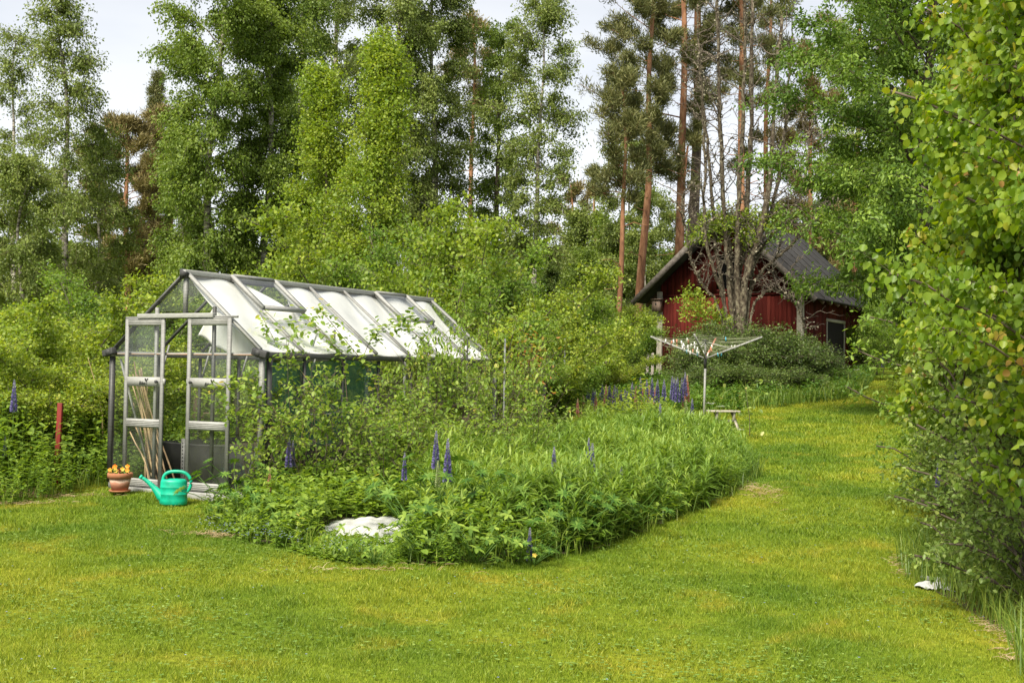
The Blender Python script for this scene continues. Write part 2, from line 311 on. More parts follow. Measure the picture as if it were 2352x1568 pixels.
# ------------------------------------------------------------------ ground
def lawn_colour(nt, boost=1.0, attr=False):
    L = nt.links.new; ge = N(nt, 'ShaderNodeNewGeometry')
    def nz(sc_, det, ro=.55):
        n = N(nt, 'ShaderNodeTexNoise'); n.inputs['Scale'].default_value = sc_; n.inputs['Detail'].default_value = det; n.inputs['Roughness'].default_value = ro; L(ge.outputs['Position'], n.inputs['Vector']); return n
    a, b, c = nz(.42, 4), nz(1.7, 5, .6), nz(22, 3)
    r1 = ramp(nt, [(.36, G((.13, .215, .016), boost)), (.5, G((.215, .285, .02), boost)), (.64, G((.3, .33, .026), boost))])
    r2 = ramp(nt, [(.56, (0, 0, 0)), (.74, (.75, .75, .75))])
    r3 = ramp(nt, [(.3, (.62, .62, .62)), (.7, (1.3, 1.3, 1.3))])
    L(a.outputs['Fac'], r1.inputs['Fac']); L(b.outputs['Fac'], r2.inputs['Fac']); L(c.outputs['Fac'], r3.inputs['Fac'])
    m1 = N(nt, 'ShaderNodeMix', data_type='RGBA'); L(r2.outputs[0], m1.inputs[0]); L(r1.outputs[0], m1.inputs[6]); m1.inputs[7].default_value = (*G((.38, .33, .035), boost), 1)
    m2 = N(nt, 'ShaderNodeMix', data_type='RGBA', blend_type='MULTIPLY'); m2.inputs[0].default_value = 1; L(m1.outputs[2], m2.inputs[6])
    if attr:
        at_ = N(nt, 'ShaderNodeAttribute', attribute_name='rnd'); r4 = ramp(nt, [(0, (.5, .6, .5)), (.5, (.95, 1, .9)), (.88, (1.35, 1.3, 1.3)), (1, (2.0, 1.6, 3.0))])
        L(at_.outputs['Fac'], r4.inputs['Fac']); L(r4.outputs[0], m2.inputs[7])
    else: L(r3.outputs[0], m2.inputs[7])
    return m2.outputs[2], c
m, nt = mat('lawn_ground'); cs, cn = lawn_colour(nt, .62)
pb = N(nt, 'ShaderNodeBsdfPrincipled'); pb.inputs['Roughness'].default_value = .9; pb.inputs['Specular IOR Level'].default_value = .1
nt.links.new(cs, pb.inputs['Base Color']); bp = N(nt, 'ShaderNodeBump'); bp.inputs['Strength'].default_value = .6; bp.inputs['Distance'].default_value = .03
nt.links.new(cn.outputs['Fac'], bp.inputs['Height']); nt.links.new(bp.outputs[0], pb.inputs['Normal']); nt.links.new(pb.outputs[0], N(nt, 'ShaderNodeOutputMaterial').inputs[0]); M['lawn'] = m
m, nt = mat('lawn_blade'); cs, cn = lawn_colour(nt, 1.0, True)
pb = N(nt, 'ShaderNodeBsdfPrincipled'); pb.inputs['Roughness'].default_value = .5; pb.inputs['Specular IOR Level'].default_value = .3
tr = N(nt, 'ShaderNodeBsdfTranslucent'); mx = N(nt, 'ShaderNodeMixShader'); mx.inputs[0].default_value = .35
nt.links.new(cs, pb.inputs['Base Color']); nt.links.new(cs, tr.inputs['Color']); nt.links.new(pb.outputs[0], mx.inputs[1]); nt.links.new(tr.outputs[0], mx.inputs[2]); nt.links.new(mx.outputs[0], N(nt, 'ShaderNodeOutputMaterial').inputs[0]); M['blade'] = m
M['soil'] = noise_mat('soil', [(.35, (.035, .03, .018)), (.65, (.1, .085, .045))], 6, (1, 1, 1), .95, 0, .6)
gx_ = np.concatenate([[-900, -400, -200, -100, -60], np.arange(-40, -8, 2), np.arange(-8, 14, .25), np.arange(14, 42, 2), [60, 100, 200, 400, 900]])
gy_ = np.concatenate([[-60, -20, -5, 0], np.arange(3, 26, .25), np.arange(26, 60, .75), np.arange(60, 130, 5), [180, 260, 400, 900]])
XX, YY = np.meshgrid(gx_, gy_); ZZ = g(XX, np.clip(YY, -50, 400)); nx, ny = len(gx_), len(gy_)
i, j = np.meshgrid(np.arange(nx - 1), np.arange(ny - 1)); b0 = (j * nx + i).ravel()
tag(mesh('ground', np.stack([XX.ravel(), YY.ravel(), ZZ.ravel()], -1), np.stack([b0, b0 + 1, b0 + nx + 1, b0 + nx], -1), M['lawn'], smooth=True), kind='structure')
# bed outline from the photograph, laid on the ground
BED = np.array([(-2.75, 12.75), (-3.1, 12.2), (-2.76, 11.42), (-2.3, 10.61), (-1.67, 10.02), (-1.19, 9.72), (-.57, 9.62), (.11, 9.87), (.8, 10.55), (1.7, 12.1), (2.58, 13.67), (3.29, 15.84), (3.6, 18.5), (3.75, 22.2), (3.7, 26.5), (3.2, 33), (4.2, 40), (0, 41), (-2, 33), (-1.5, 26), (-.9, 22), (.3, 18.3), (-.3, 17.1), (-2.55, 12.85)])
def inside(x, y, Pg):
    c = np.zeros(len(x), bool); n = len(Pg)
    for a in range(n):
        x0, y0 = Pg[a]; x1, y1 = Pg[(a + 1) % n]
        t = ((y0 > y) != (y1 > y)) & (x < (x1 - x0) * (y - y0) / (y1 - y0 + 1e-12) + x0); c ^= t
    return c
def edge_dist(x, y, Pg):
    d = np.full(len(x), 1e9); n = len(Pg)
    for a in range(n):
        p, q = Pg[a], Pg[(a + 1) % n]; e = q - p; t = np.clip(((x - p[0]) * e[0] + (y - p[1]) * e[1]) / (e @ e), 0, 1)
        d = np.minimum(d, np.hypot(x - p[0] - t * e[0], y - p[1] - t * e[1]))
    return d
RB = np.array([(2.75, 6.6), (3.1, 7.6), (3.15, 8.6), (3.1, 9.6), (3.3, 10.4), (3.9, 11), (4.8, 13), (6.2, 17), (8.2, 22), (10.5, 30), (13.2, 36), (14.2, 42), (30, 42), (30, 4), (6, 4)])   # the right-hand thicket
LB = np.array([(-5.9, 12.0), (-5.1, 12.35), (-4.75, 13.3), (-4.6, 13.9), (-2.3, 18.2), (0, 18.5), (-1.5, 26), (-2, 36), (-40, 36), (-40, 10), (-7, 11.4)])   # weeds left of the greenhouse
UB = np.array([(4.3, 28.5), (6.2, 28.9), (8.6, 31.5), (10.6, 36.5), (12.6, 42.5), (14, 47), (4, 45), (3.4, 33)])   # rough growth before the barn
def soil_patch(Pg, name, step, dz=.006):
    lo, hi = Pg.min(0), Pg.max(0); xs = np.arange(lo[0], hi[0] + step, step); ys = np.arange(lo[1], hi[1] + step, step)
    X, Y = np.meshgrid(xs, ys); n = len(xs); k = inside(X.ravel(), Y.ravel(), Pg).reshape(X.shape)
    i, j = np.meshgrid(np.arange(n - 1), np.arange(len(ys) - 1)); b = (j * n + i).ravel()
    q = np.stack([b, b + 1, b + n + 1, b + n], -1); q = q[k.ravel()[q].all(1)]
    tag(mesh(name, np.stack([X.ravel(), Y.ravel(), g(X, Y).ravel() + dz], -1), q, M['soil'], smooth=True), kind='structure')
soil_patch(BED, 'bed_soil', .2); soil_patch(LB[:7], 'weed_ground', .2) if False else None
soil_patch(RB[:], 'thicket_soil', .4)
# ---- mown grass, as blades
GHF = np.array([(-4.62, 13.9), (-2.55, 12.75), (-.15, 17.15), (-2.2, 18.25)])
soil_patch(GHF, 'greenhouse_floor', .12, .012)
rng = np.random.default_rng(5)
def blades(x, y, h, wd, rng, tilt=.5):
    n = len(x); z = g(x, y); a = rng.random(n) * 6.283; dx, dy = np.cos(a) * wd / 2, np.sin(a) * wd / 2; l = rng.random(n) * 6.283; t = rng.random(n) * tilt * h
    V = np.empty((n, 3, 3)); V[:, 0] = np.stack([x - dx, y - dy, z - .01], -1); V[:, 1] = np.stack([x + dx, y + dy, z - .01], -1); V[:, 2] = np.stack([x + np.cos(l) * t, y + np.sin(l) * t, z + h], -1)
    return V.reshape(-1, 3), np.arange(n * 3).reshape(-1, 3)
VV, FF, RR, nn = [], [], [], 0
for (y0, y1, dens, h, wd) in ((5.2, 8, 11000, .03, .006), (8, 11, 8000, .034, .0075), (11, 15, 4500, .038, .0105), (15, 21, 1700, .05, .017), (21, 30, 800, .055, .024), (30, 46, 380, .06, .035)):
    xl, xr = -.47 * y1 - 1, .47 * y1 + 1
    n = int((xr - xl) * (y1 - y0) * dens); x = rng.uniform(xl, xr, n); y = rng.uniform(y0, y1, n)
    k = (np.abs(x) < .46 * y + 1.2) & ~(inside(x, y, BED) & (edge_dist(x, y, BED) > .15)) & ~(inside(x, y, LB) & (edge_dist(x, y, LB) > .4)) & ~(inside(x, y, UB) & (edge_dist(x, y, UB) > .4)) & ~(inside(x, y, RB) & (edge_dist(x, y, RB) > .5))
    k &= ~((x < 0) & (y > 18)) & ~inside(x, y, GHF); x, y = x[k], y[k]
    cl = .75 + .5 * np.sin(x * 7.3 + np.sin(y * 5) * 2) * np.sin(y * 6.1 + x * 3); n = len(x)
    V, F = blades(x, y, h * rng.uniform(.5, 1.3, n) * np.clip(cl, .5, 1.3), wd * rng.uniform(.6, 1.3, n), rng, 1.6)
    VV.append(V); FF.append(F + nn); nn += len(V); RR.append(np.repeat(rng.random(n), 3))
tag(mesh('mown_grass', np.concatenate(VV), np.concatenate(FF), M['blade'], None, np.concatenate(RR)), 'short bright green lawn grass sweeping round the bed', 'grass', kind='stuff')
def tuft_field(name, Pg, dens, h, wd, m, label, cat, seed, edge=None, hv=.5, tilt=.7, ymax=99, ymin=0):
    rng = np.random.default_rng(seed); lo, hi = Pg.min(0), Pg.max(0); hi[1] = min(hi[1], ymax); lo[1] = max(lo[1], ymin)
    n = int((hi[0] - lo[0]) * (hi[1] - lo[1]) * dens); x = rng.uniform(lo[0], hi[0], n); y = rng.uniform(lo[1], hi[1], n); k = inside(x, y, Pg) & (np.abs(x) < .46 * y + 2)
    if edge: k &= edge_dist(x, y, Pg) < edge
    x, y = x[k], y[k]; n = len(x); hh = h * rng.uniform(hv, 1.2, n) * (.8 + .35 * np.sin(x * 3.3 + 1) * np.sin(y * 2.7))
    # bent blade: two quads and a tip
    a = rng.random(n) * 6.283; l = rng.random(n) * 6.283; t = rng.uniform(.15, tilt, n) * hh; z = g(x, y); dx, dy = np.cos(a) * wd / 2, np.sin(a) * wd / 2
    V = np.empty((n, 5, 3)); V[:, 0] = np.stack([x - dx, y - dy, z - .02], -1); V[:, 1] = np.stack([x + dx, y + dy, z - .02], -1)
    mx_, my_ = x + np.cos(l) * t * .35, y + np.sin(l) * t * .35
    V[:, 2] = np.stack([mx_ + dx * .8, my_ + dy * .8, z + hh * .6], -1); V[:, 3] = np.stack([mx_ - dx * .8, my_ - dy * .8, z + hh * .6], -1)
    V[:, 4] = np.stack([x + np.cos(l) * t, y + np.sin(l) * t, z + hh * (1 - .25 * (t / hh))], -1)
    o = (np.arange(n) * 5)[:, None]
    return tag(mesh(name, V.reshape(-1, 3), [o + np.array([[0, 1, 2, 3]]), o + np.array([[3, 2, 4]])], m, None, np.repeat(rng.random(n), 5)), label, cat, kind='stuff')
# ------------------------------------------------------------------ greenhouse
M['alu'] = noise_mat('aluminium', [(.3, (.17, .17, .16)), (.6, (.25, .25, .238)), (.8, (.32, .32, .3))], 14, (1, 1, 5), .5, 0, .05)
M['alu_light'] = noise_mat('aluminium_light', [(.3, (.25, .25, .235)), (.7, (.36, .36, .34))], 14, (1, 1, 5), .5, 0, .05)
M['dark_metal'] = noise_mat('dark_and_shaded_metal', [(.3, (.05, .05, .048)), (.7, (.1, .1, .095))], 14, (1, 1, 5), .5, .2, .05)  # dark grey metal, also used for roof bars painted as shaded aluminium
M['black'] = noise_mat('black_plastic', [(.3, (.006, .006, .006)), (.7, (.014, .014, .013))], 6, (1, 1, 1), .6, 0, .1)
M['rubber'] = noise_mat('dark_cap', [(.3, (.03, .03, .03)), (.7, (.06, .06, .06))], 6, (1, 1, 1), .6, 0, .1)
m, nt = mat('window_glass'); L = nt.links.new
tp = N(nt, 'ShaderNodeBsdfTransparent'); tp.inputs[0].default_value = (.95, .97, .96, 1); gl = N(nt, 'ShaderNodeBsdfGlossy'); gl.inputs['Roughness'].default_value = .04
df = N(nt, 'ShaderNodeBsdfDiffuse'); df.inputs[0].default_value = (.4, .42, .36, 1); fr = N(nt, 'ShaderNodeLayerWeight'); fr.inputs[0].default_value = .5; pw = N(nt, 'ShaderNodeMath', operation='POWER'); pw.inputs[1].default_value = 4
mr = N(nt, 'ShaderNodeMath', operation='MULTIPLY_ADD', use_clamp=True); mr.inputs[1].default_value = .8; mr.inputs[2].default_value = .045
m1 = N(nt, 'ShaderNodeMixShader'); m2 = N(nt, 'ShaderNodeMixShader'); tc_ = N(nt, 'ShaderNodeTexCoord'); nz_ = N(nt, 'ShaderNodeTexNoise'); nz_.inputs['Scale'].default_value = 2.5; nz_.inputs['Detail'].default_value = 5
rr = ramp(nt, [(.35, (.0, .0, .0)), (.75, (.07, .07, .07))]); L(tc_.outputs['Object'], nz_.inputs['Vector']); L(nz_.outputs['Fac'], rr.inputs['Fac'])
L(fr.outputs['Facing'], pw.inputs[0]); L(pw.outputs[0], mr.inputs[0]); L(mr.outputs[0], m1.inputs[0]); L(tp.outputs[0], m1.inputs[1]); L(gl.outputs[0], m1.inputs[2]); L(rr.outputs[0], m2.inputs[0]); L(m1.outputs[0], m2.inputs[1]); L(df.outputs[0], m2.inputs[2]); L(m2.outputs[0], N(nt, 'ShaderNodeOutputMaterial').inputs[0])
M['glass'] = m
def cloth_mat(name, c, tl, op=1.0):
    m, nt = mat(name); L = nt.links.new; d = N(nt, 'ShaderNodeBsdfDiffuse'); t = N(nt, 'ShaderNodeBsdfTranslucent'); x = N(nt, 'ShaderNodeMixShader'); x.inputs[0].default_value = tl
    tc = N(nt, 'ShaderNodeTexCoord'); nz = N(nt, 'ShaderNodeTexNoise'); nz.inputs['Scale'].default_value = 2; nz.inputs['Detail'].default_value = 6; r = ramp(nt, [(.25, G(c, .75)), (.6, c)])
    L(tc.outputs['Object'], nz.inputs['Vector']); L(nz.outputs['Fac'], r.inputs['Fac']); L(r.outputs[0], d.inputs[0]); L(r.outputs[0], t.inputs[0]); L(d.outputs[0], x.inputs[1]); L(t.outputs[0], x.inputs[2])
    o = N(nt, 'ShaderNodeOutputMaterial')
    if op < 1:
        tp = N(nt, 'ShaderNodeBsdfTransparent'); y = N(nt, 'ShaderNodeMixShader'); y.inputs[0].default_value = op; L(tp.outputs[0], y.inputs[1]); L(x.outputs[0], y.inputs[2]); L(y.outputs[0], o.inputs[0])
    else: L(x.outputs[0], o.inputs[0])
    return m
M['white_cloth'] = cloth_mat('white_shade_cloth', (.93, .91, .88), .25)
M['green_net'] = cloth_mat('green_shade_net', (.07, .21, .15), .3, .8)
M['tarp'] = noise_mat('white_tarp', [(.33, (.3, .3, .29)), (.42, (.42, .42, .4)), (.7, (.55, .55, .54))], 3.2, (1, 1, 1), .5, 0, .7)
GO = (-3.578, 13.329, .256); GYAW = .50321; HW, HR, HE, BAY, LEN = 1.0935, 2.4, 1.532, .7057, 4.94
gh = empty('greenhouse', GO, -GYAW, 'aluminium glass greenhouse with double sliding doors and white cloth under its roof', 'greenhouse')
def ghw(x, y, z):   # greenhouse local -> world
    c, s = math.cos(GYAW), math.sin(GYAW); return np.array([GO[0] + c * x + s * y, GO[1] - s * x + c * y, GO[2] + z])
al, dk = M['alu'], M['dark_metal']
SL = math.hypot(HW, HR - HE); rn = {1: np.array([(HR - HE), 0, HW]) / SL, -1: np.array([-(HR - HE), 0, HW]) / SL}
def rp(sg, t, y, up=0):     # point on a roof slope: t = 0 ridge .. 1 eave
    return np.array([sg * HW * t, y, HR + (HE - HR) * t]) + rn[sg] * up
MB().box(-HW, HW, -.02, .05, -.02, .06).box(-HW, HW, LEN - .05, LEN + .02, -.02, .06).box(-HW - .02, -HW + .04, .052, LEN - .052, -.02, .06).box(HW - .04, HW + .02, .052, LEN - .052, -.02, .06).build('base_rail', al, gh)
MB().box(-.035, .035, -.05, LEN + .05, HR - .02, HR + .035).build('ridge_beam', M['alu_light'], gh, bevel=.008)
MB().box(-.02, .02, -.03, LEN + .03, HR - .06, HR - .022).build('ridge_web', dk, gh)
for sg in (-1, 1):
    MB().box(sg * HW - .04, sg * HW + .04, -.05, LEN + .05, HE - .05, HE + .01).build('gutter', dk if sg > 0 else al, gh, bevel=.01)
    for y in (0, LEN): MB().box(sg * HW - .024, sg * HW + .024, y - .024, y + .024, .062, HE - .052).build('corner_post', dk if (sg < 0 and y == 0) else al, gh)
    V, F = tubes([[sg * HW - sg * .01, -.09, HE - .01], [sg * HW, -.02, HE - .005]], [.035, .05], 8); mesh('gutter_cap', V, F, M['rubber'], gh)
    MB().bar((sg * (HW + .1), -.03, HE - .025), (sg * (HW - .08), -.055, HE + .015), .07, .075).build('corner_cap', M['rubber'], gh, bevel=.01)
    for k in range(8):
        y = k * BAY
        mb = MB().bar(rp(sg, .02, y, .012), rp(sg, .97, y, .012), .05 if k in (0, 7) else .034, .024, rn[sg])
        mb.build('roof_bar', (M['alu_light'] if k in (0, 1, 2, 5) else al) if sg > 0 else dk, gh)  # same aluminium: bright tops and shaded sides are put into the bar colour
        if 0 < k < 7: MB().box(sg * HW - .012, sg * HW + .012, y - .018, y + .018, .062, HE - .052).build('wall_bar', dk, gh)
        if k in (1, 2, 3, 4, 5, 6): MB().bar(rp(sg, .86, y, -.03), (sg * (HW - .02), y, HE - .34), .012, .022).build('corner_brace', al, gh)
    for k in range(7):
        y = k * BAY; v = k in (1, 5) and sg > 0
        t0 = .45 if v else .03
        q = np.array([rp(sg, t0, y + .02), rp(sg, .98, y + .02), rp(sg, .98, y + BAY - .02), rp(sg, t0, y + BAY - .02)])
        mesh('roof_pane', q, np.array([[0, 1, 2, 3]]), M['glass'], gh)
        x = sg * HW; mesh('wall_pane', [(x, y + .02, .07), (x, y + BAY - .02, .07), (x, y + BAY - .02, HE - .06), (x, y + .02, HE - .06)], np.array([[0, 1, 2, 3]]), M['glass'], gh)
V, F = tubes([[0, -.075, HR - .01], [0, -.02, HR - .01]], [.055, .07], 3); mesh('ridge_cap', V, F, M['rubber'], gh)
V, F = tubes([[HW + .015, .1, HE - .06], [HW + .02, .1, .1]], .033, 10); mesh('downpipe', V, F, M['rubber'], gh, smooth=True)
for k in (1, 5):                               # roof vents stand proud of the slope
    y0, y1 = k * BAY - .02, (k + 1) * BAY + .02; u = .045; fr = MB()
    P = [rp(1, .015, y0, u), rp(1, .44, y0, u), rp(1, .44, y1, u), rp(1, .015, y1, u)]
    v = empty('roof_vent', (0, 0, 0)); v.parent = gh
    fr.bar(P[0], P[1], .05, .03, rn[1]).build('side_frame', M['alu_light'], v); MB().bar(P[3], P[2], .05, .03, rn[1]).build('side_frame', M['alu_light'], v)
    MB().bar(P[1] + (0, .026, 0), P[2] - (0, .026, 0), .06, .032, rn[1]).build('bottom_frame', al, v)
    MB().bar(P[0] + (0, .026, 0), P[3] - (0, .026, 0), .035, .028, rn[1]).build('top_frame', al, v)
    mesh('pane', np.array(P), np.array([[0, 1, 2, 3]]), M['glass'], v)
# gable bars
for y in (0, LEN):
    s_ = -.04 if y == 0 else 0
    mb = MB().box(-.02, .02, y - .02 + (.0 if y else .0), y + .02, 1.96 if y == 0 else .062, HR - .062); mb.build('gable_post', al, gh)
    for sg in (-1, 1):
        x = sg * .42; z1 = HR - abs(x) / HW * (HR - HE) - .03
        MB().box(x - .016, x + .016, y - .016, y + .016, .062, z1 - .01).build('gable_bar', dk if sg > 0 else al, gh)
MB().box(-HW + .032, HW - .032, -.012, .016, HE - .035, HE - .005).build('gable_rail', al, gh)
MB().box(-HW + .032, HW - .032, -.016, -.0125, HE - .03, HE - .018).build('rail_strip', noise_mat('orange_seal', [(.3, (.4, .2, .09)), (.7, (.3, .27, .24))], 5, (1, 1, 1), .7), gh)
MB().box(-.47, .47, LEN - .014, LEN + .014, HE - .03, HE).build('gable_rail', al, gh)
for y in (0, LEN):
    for a, b in ((-HW + .03, -.44), (.44, HW - .03)): 
        za, zb = [HR - abs(q) / HW * (HR - HE) - .03 for q in (a, b)]
        mesh('gable_pane', [(a, y, .07), (b, y, .07), (b, y, zb), (a, y, za)], np.array([[0, 1, 2, 3]]), M['glass'], gh)
mesh('gable_pane', [(-.4, 0, 1.98), (.4, 0, 1.98), (.4, 0, 2.05), (0, 0, 2.36), (-.4, 0, 2.05)], np.array([[0, 1, 2, 3, 4]]), M['glass'], gh)
MB().box(-.64, .47, -.085, -.025, 1.905, 1.955).build('door_track', M['alu_light'], gh, bevel=.004)
MB().box(-.85, .78, -.05, -.024, 1.90, 1.925).build('door_rail', al, gh)
MB().box(-.86, .8, -.12, -.021, -.05, .03).build('threshold', M['alu_light'], gh, bevel=.005)
M['ink'] = noise_mat('black_print', [(.4, (.012, .012, .012)), (.6, (.02, .02, .02))], 5, (1, 1, 1), .6, 0, 0)
def text(s, name, size, loc, parent, m, rot=(math.pi / 2, 0, 0), sx=1, shear=0):
    cu = bpy.data.curves.new(name, 'FONT'); cu.body = s; cu.size = size; cu.extrude = .0008; cu.align_x = 'CENTER'; cu.align_y = 'CENTER'; cu.shear = shear; cu.offset = .0006
    t = bpy.data.objects.new(name + '_c', cu); col.objects.link(t); dg = bpy.context.evaluated_depsgraph_get(); me = bpy.data.meshes.new_from_object(t.evaluated_get(dg))
    bpy.data.objects.remove(t); o = bpy.data.objects.new(name, me); me.materials.clear(); me.materials.append(m); col.objects.link(o); o.parent = parent; o.location = loc; o.rotation_euler = rot; o.scale = (sx, 1, 1); return o
def door(x0, x1, hs):
    d = empty('sliding_door', (0, 0, 0)); d.parent = gh; y0, y1 = -.07, -.045; W_ = .042
    MB().box(x0, x0 + W_, y0, y1, .04, 1.9).build('stile', al, d); MB().box(x1 - W_, x1, y0, y1, .04, 1.9).build('stile', al, d)
    for n_, za, zb in (('top_rail', 1.82, 1.9), ('lock_rail', 1.15, 1.255), ('middle_rail', .695, .79), ('bottom_rail', .04, .13)):
        mb = MB().box(x0 + W_, x1 - W_, y0 + .003, y1 - .003, za, zb)
        for q in (np.arange(za + .015, zb - .01, .018) if n_ != 'lock_rail' else ()): mb.box(x0 + W_ + .001, x1 - W_ - .001, y0 - .001, y0 + .003, q, q + .007)
        mb.build(n_, M['alu_light'], d)
    for za, zb in ((.13, .695), (.79, 1.15), (1.255, 1.82)):
        mesh('pane', [(x0 + W_, -.057, za), (x1 - W_, -.057, za), (x1 - W_, -.057, zb), (x0 + W_, -.057, zb)], np.array([[0, 1, 2, 3]]), M['glass'], d)
    kx = x1 - .075 if hs > 0 else x0 + .075
    MB().tube([[kx, y0 - .001, 1.205], [kx, y0 - .03, 1.205]], .008, 8).tube([[kx, y0 - .02, 1.205], [kx, y0 - .035, 1.205]], .017, 12).build('knob', M['rubber'], d, True)
    MB().box(*((x1, x1 + .022) if hs > 0 else (x0 - .004, x0 + .01)), y0, y1, 1.17, 1.24).build('latch', M['alu_light'], d)
    xm = (x0 + x1) / 2 - (.0 if hs > 0 else -.02)
    text('Eden', 'maker_lettering', .052, (xm - .015, y0 - .0035, 1.186), d, M['ink'], sx=.95, shear=.25)
    lf = MB()
    def leaf(cx, cz, ln, w, a):
        q = np.linspace(0, 1, 8); ww = np.sin(q * math.pi) ** .8 * w
        P = [(t * ln, s) for t, s in zip(q, ww)] + [(t * ln, -s) for t, s in list(zip(q, ww))[::-1]][1:-1]
        P = [(cx + u * math.cos(a) - v * math.sin(a), cz + u * math.sin(a) + v * math.cos(a)) for u, v in P]; n = len(P)
        lf.add([(x, y0 - .0035, z) for x, z in P] + [(x, y0 - .001, z) for x, z in P], [np.arange(n)[None], np.array([[i, i + n, (i + 1) % n + n, (i + 1) % n] for i in range(n)])])
    leaf(xm + .055, 1.205, .048, .012, 2.3); leaf(xm + .058, 1.222, .024, .006, .9); lf.box(xm + .052, xm + .056, y0 - .0035, y0 - .0015, 1.165, 1.206)
    lf.build('leaf_emblem', M['ink'], d)
door(-.83, -.245, 1); door(.105, .71, -1)
# shade cloths (rest inside the greenhouse: things of their own)
def sheet(name, fn, nu, nv, m, thick=.003):
    u, v = np.meshgrid(np.linspace(0, 1, nu), np.linspace(0, 1, nv)); P = np.array([fn(a, b) for a, b in zip(u.ravel(), v.ravel())])
    i, j = np.meshgrid(np.arange(nu - 1), np.arange(nv - 1)); b = (j * nu + i).ravel()
    o = mesh(name, P, np.stack([b, b + 1, b + nu + 1, b + nu], -1), m, smooth=True)
    if thick: s = o.modifiers.new('s', 'SOLIDIFY'); s.thickness = thick
    return o
def cl1(u, v):
    s = u * 4.86 + .04
    top = .0 + .42 * max(0, 1 - abs(s - 1.28) / .42) ** 1.2 + (.1 if s > 4.2 else 0) * 0
    t = top + (1.0 - top) * v; sag = .022 + .09 * math.sin(v * math.pi) * (.5 + .5 * abs(math.sin(s * 1.4))) + .015 * math.sin(s * 9 + v * 5)
    return ghw(*(rp(1, t * .965, s, -.0) - rn[1] * sag))
tag(sheet('shade_cloth', cl1, 110, 30, M['white_cloth']), 'large white cloth sagging under the right roof slope of the greenhouse', 'shade cloth')
def cl2(u, v):                               # loose flap that hangs across inside the doorway
    A = np.array([-.02, .62, 2.27]); B = np.array([-.52, .75, 1.74]); C = np.array([.95, .35, 1.52])
    p = A * (1 - v) + (B * (1 - u) + C * u) * v; return ghw(*(p + np.array([0, .03 * math.sin(u * 14) * v, -.1 * math.sin(u * math.pi) * v + .015 * math.sin(u * 23) * v])))
tag(sheet('shade_cloth', cl2, 40, 20, M['white_cloth']), 'loose white cloth flap drooping across the greenhouse doorway', 'shade cloth')
def net(u, v):
    s = .06 + u * 2.12; return ghw(HW - .045 - .02 * abs(math.sin(s * 5 + v)) - .02 * v * math.sin(s * 11), s, HE - .08 - v * .95 - .03 * math.sin(s * 3))
tag(sheet('shade_net', net, 60, 16, M['green_net'], 0), 'dark green netting hung inside the right side wall of the greenhouse', 'netting')
# planter, canes, bars
pl = empty('raised_planter', ghw(0, 0, 0), -GYAW, 'black plastic raised bed standing inside the greenhouse', 'planter')
MB().box(-.98, 1.02, .42, .45, .0, .5).build('front_panel', M['black'], pl)
MB().box(-.98, -.95, .452, 4.4, 0, .5).build('side_panel', M['black'], pl); MB().box(.99, 1.02, .452, 4.4, 0, .5).build('side_panel', M['black'], pl); MB().box(-.95, .99, 4.37, 4.4, 0, .6).build('back_panel', M['black'], pl)
MB().box(-.949, .989, .451, 4.369, .0, .42).build('soil', M['soil'], pl)
V, F = tubes([[-.98, .435, .505], [-.2, .43, .49], [.4, .43, .5], [1.02, .435, .5]], .014, 6); mesh('top_edge', V, F, M['rubber'], pl)
mb = MB().box(-.4, -.35, .395, .41, 0, .56)
mb.build('perforated_strip', M['alu'], pl)
mb = MB()
for q in np.arange(.06, .54, .04): mb.box(-.382, -.368, .3925, .3945, q, q + .016)
mb.build('holes', M['ink'], pl)
cane_m = noise_mat('bamboo', [(.3, (.32, .19, .1)), (.7, (.62, .45, .28))], 4, (1, 1, 3), .5, 0, .1)
rng = np.random.default_rng(11)
cane_lab = ['topmost of the bamboo canes leaning inside the greenhouse door', 'bamboo cane leaning against the greenhouse corner post', 'short bamboo cane lowest at the greenhouse corner']
for k in range(15):
    zt = rng.uniform(.95, 1.5) if k > 2 else (.62, .75, .7)[k]
    a = ghw(-1.0 + rng.uniform(0, .12) + (0 if k < 3 else .05), .06 + rng.uniform(0, .25), zt + (.0)); b = ghw(-.72 + rng.uniform(0, .42), .1 + rng.uniform(0, .25), .03)
    V, F = tubes(np.linspace(a, b, 6) + rng.normal(size=(6, 3)) * .004, np.linspace(.007, .011, 6), 7)
    tag(mesh('bamboo_cane', V, F, cane_m, smooth=True), 'short bamboo cane among those at the greenhouse corner, below half its height' if k < 3 else 'long bamboo cane in the bundle leaning behind the left sliding door', 'cane', 'bamboo canes leaning in the greenhouse')
tag(MB().bar(ghw(-1.02, .05, 1.45), ghw(-.55, .12, .06), .03, .012).build('metal_bar', al), 'flat grey metal bar leaning among bamboo canes in the greenhouse', 'metal bar')
tag(MB().bar(ghw(1.0, .35, 1.1), ghw(.62, .3, .06), .03, .014).build('metal_bar', M['alu_light']), 'grey metal bar leaning right of the open sliding door', 'metal bar')
bw = noise_mat('brown_board', [(.3, (.07, .04, .028)), (.7, (.17, .11, .08))], 5, (1, 1, .3), .85, 0, .3); M['brown'] = bw
M['bargewood'] = noise_mat('dark_weathered_wood', [(.3, (.07, .06, .052)), (.7, (.2, .175, .155))], 5, (2, 2, 2), .9, 0, .4)
gw = noise_mat('grey_weathered_wood', [(.3, (.16, .14, .12)), (.7, (.38, .34, .3))], 5, (6, 6, .6), .9, 0, .4); M['greywood'] = gw
def post(x, y, h, w, m, label, lean=(0, 0), cat='post', name='wooden_post', d=None):
    z = float(g(x, y)); return tag(MB().bar((x, y, z - .1), (x + lean[0], y + lean[1], z + h), w, d or w).build(name, m, bevel=.004), label, cat)
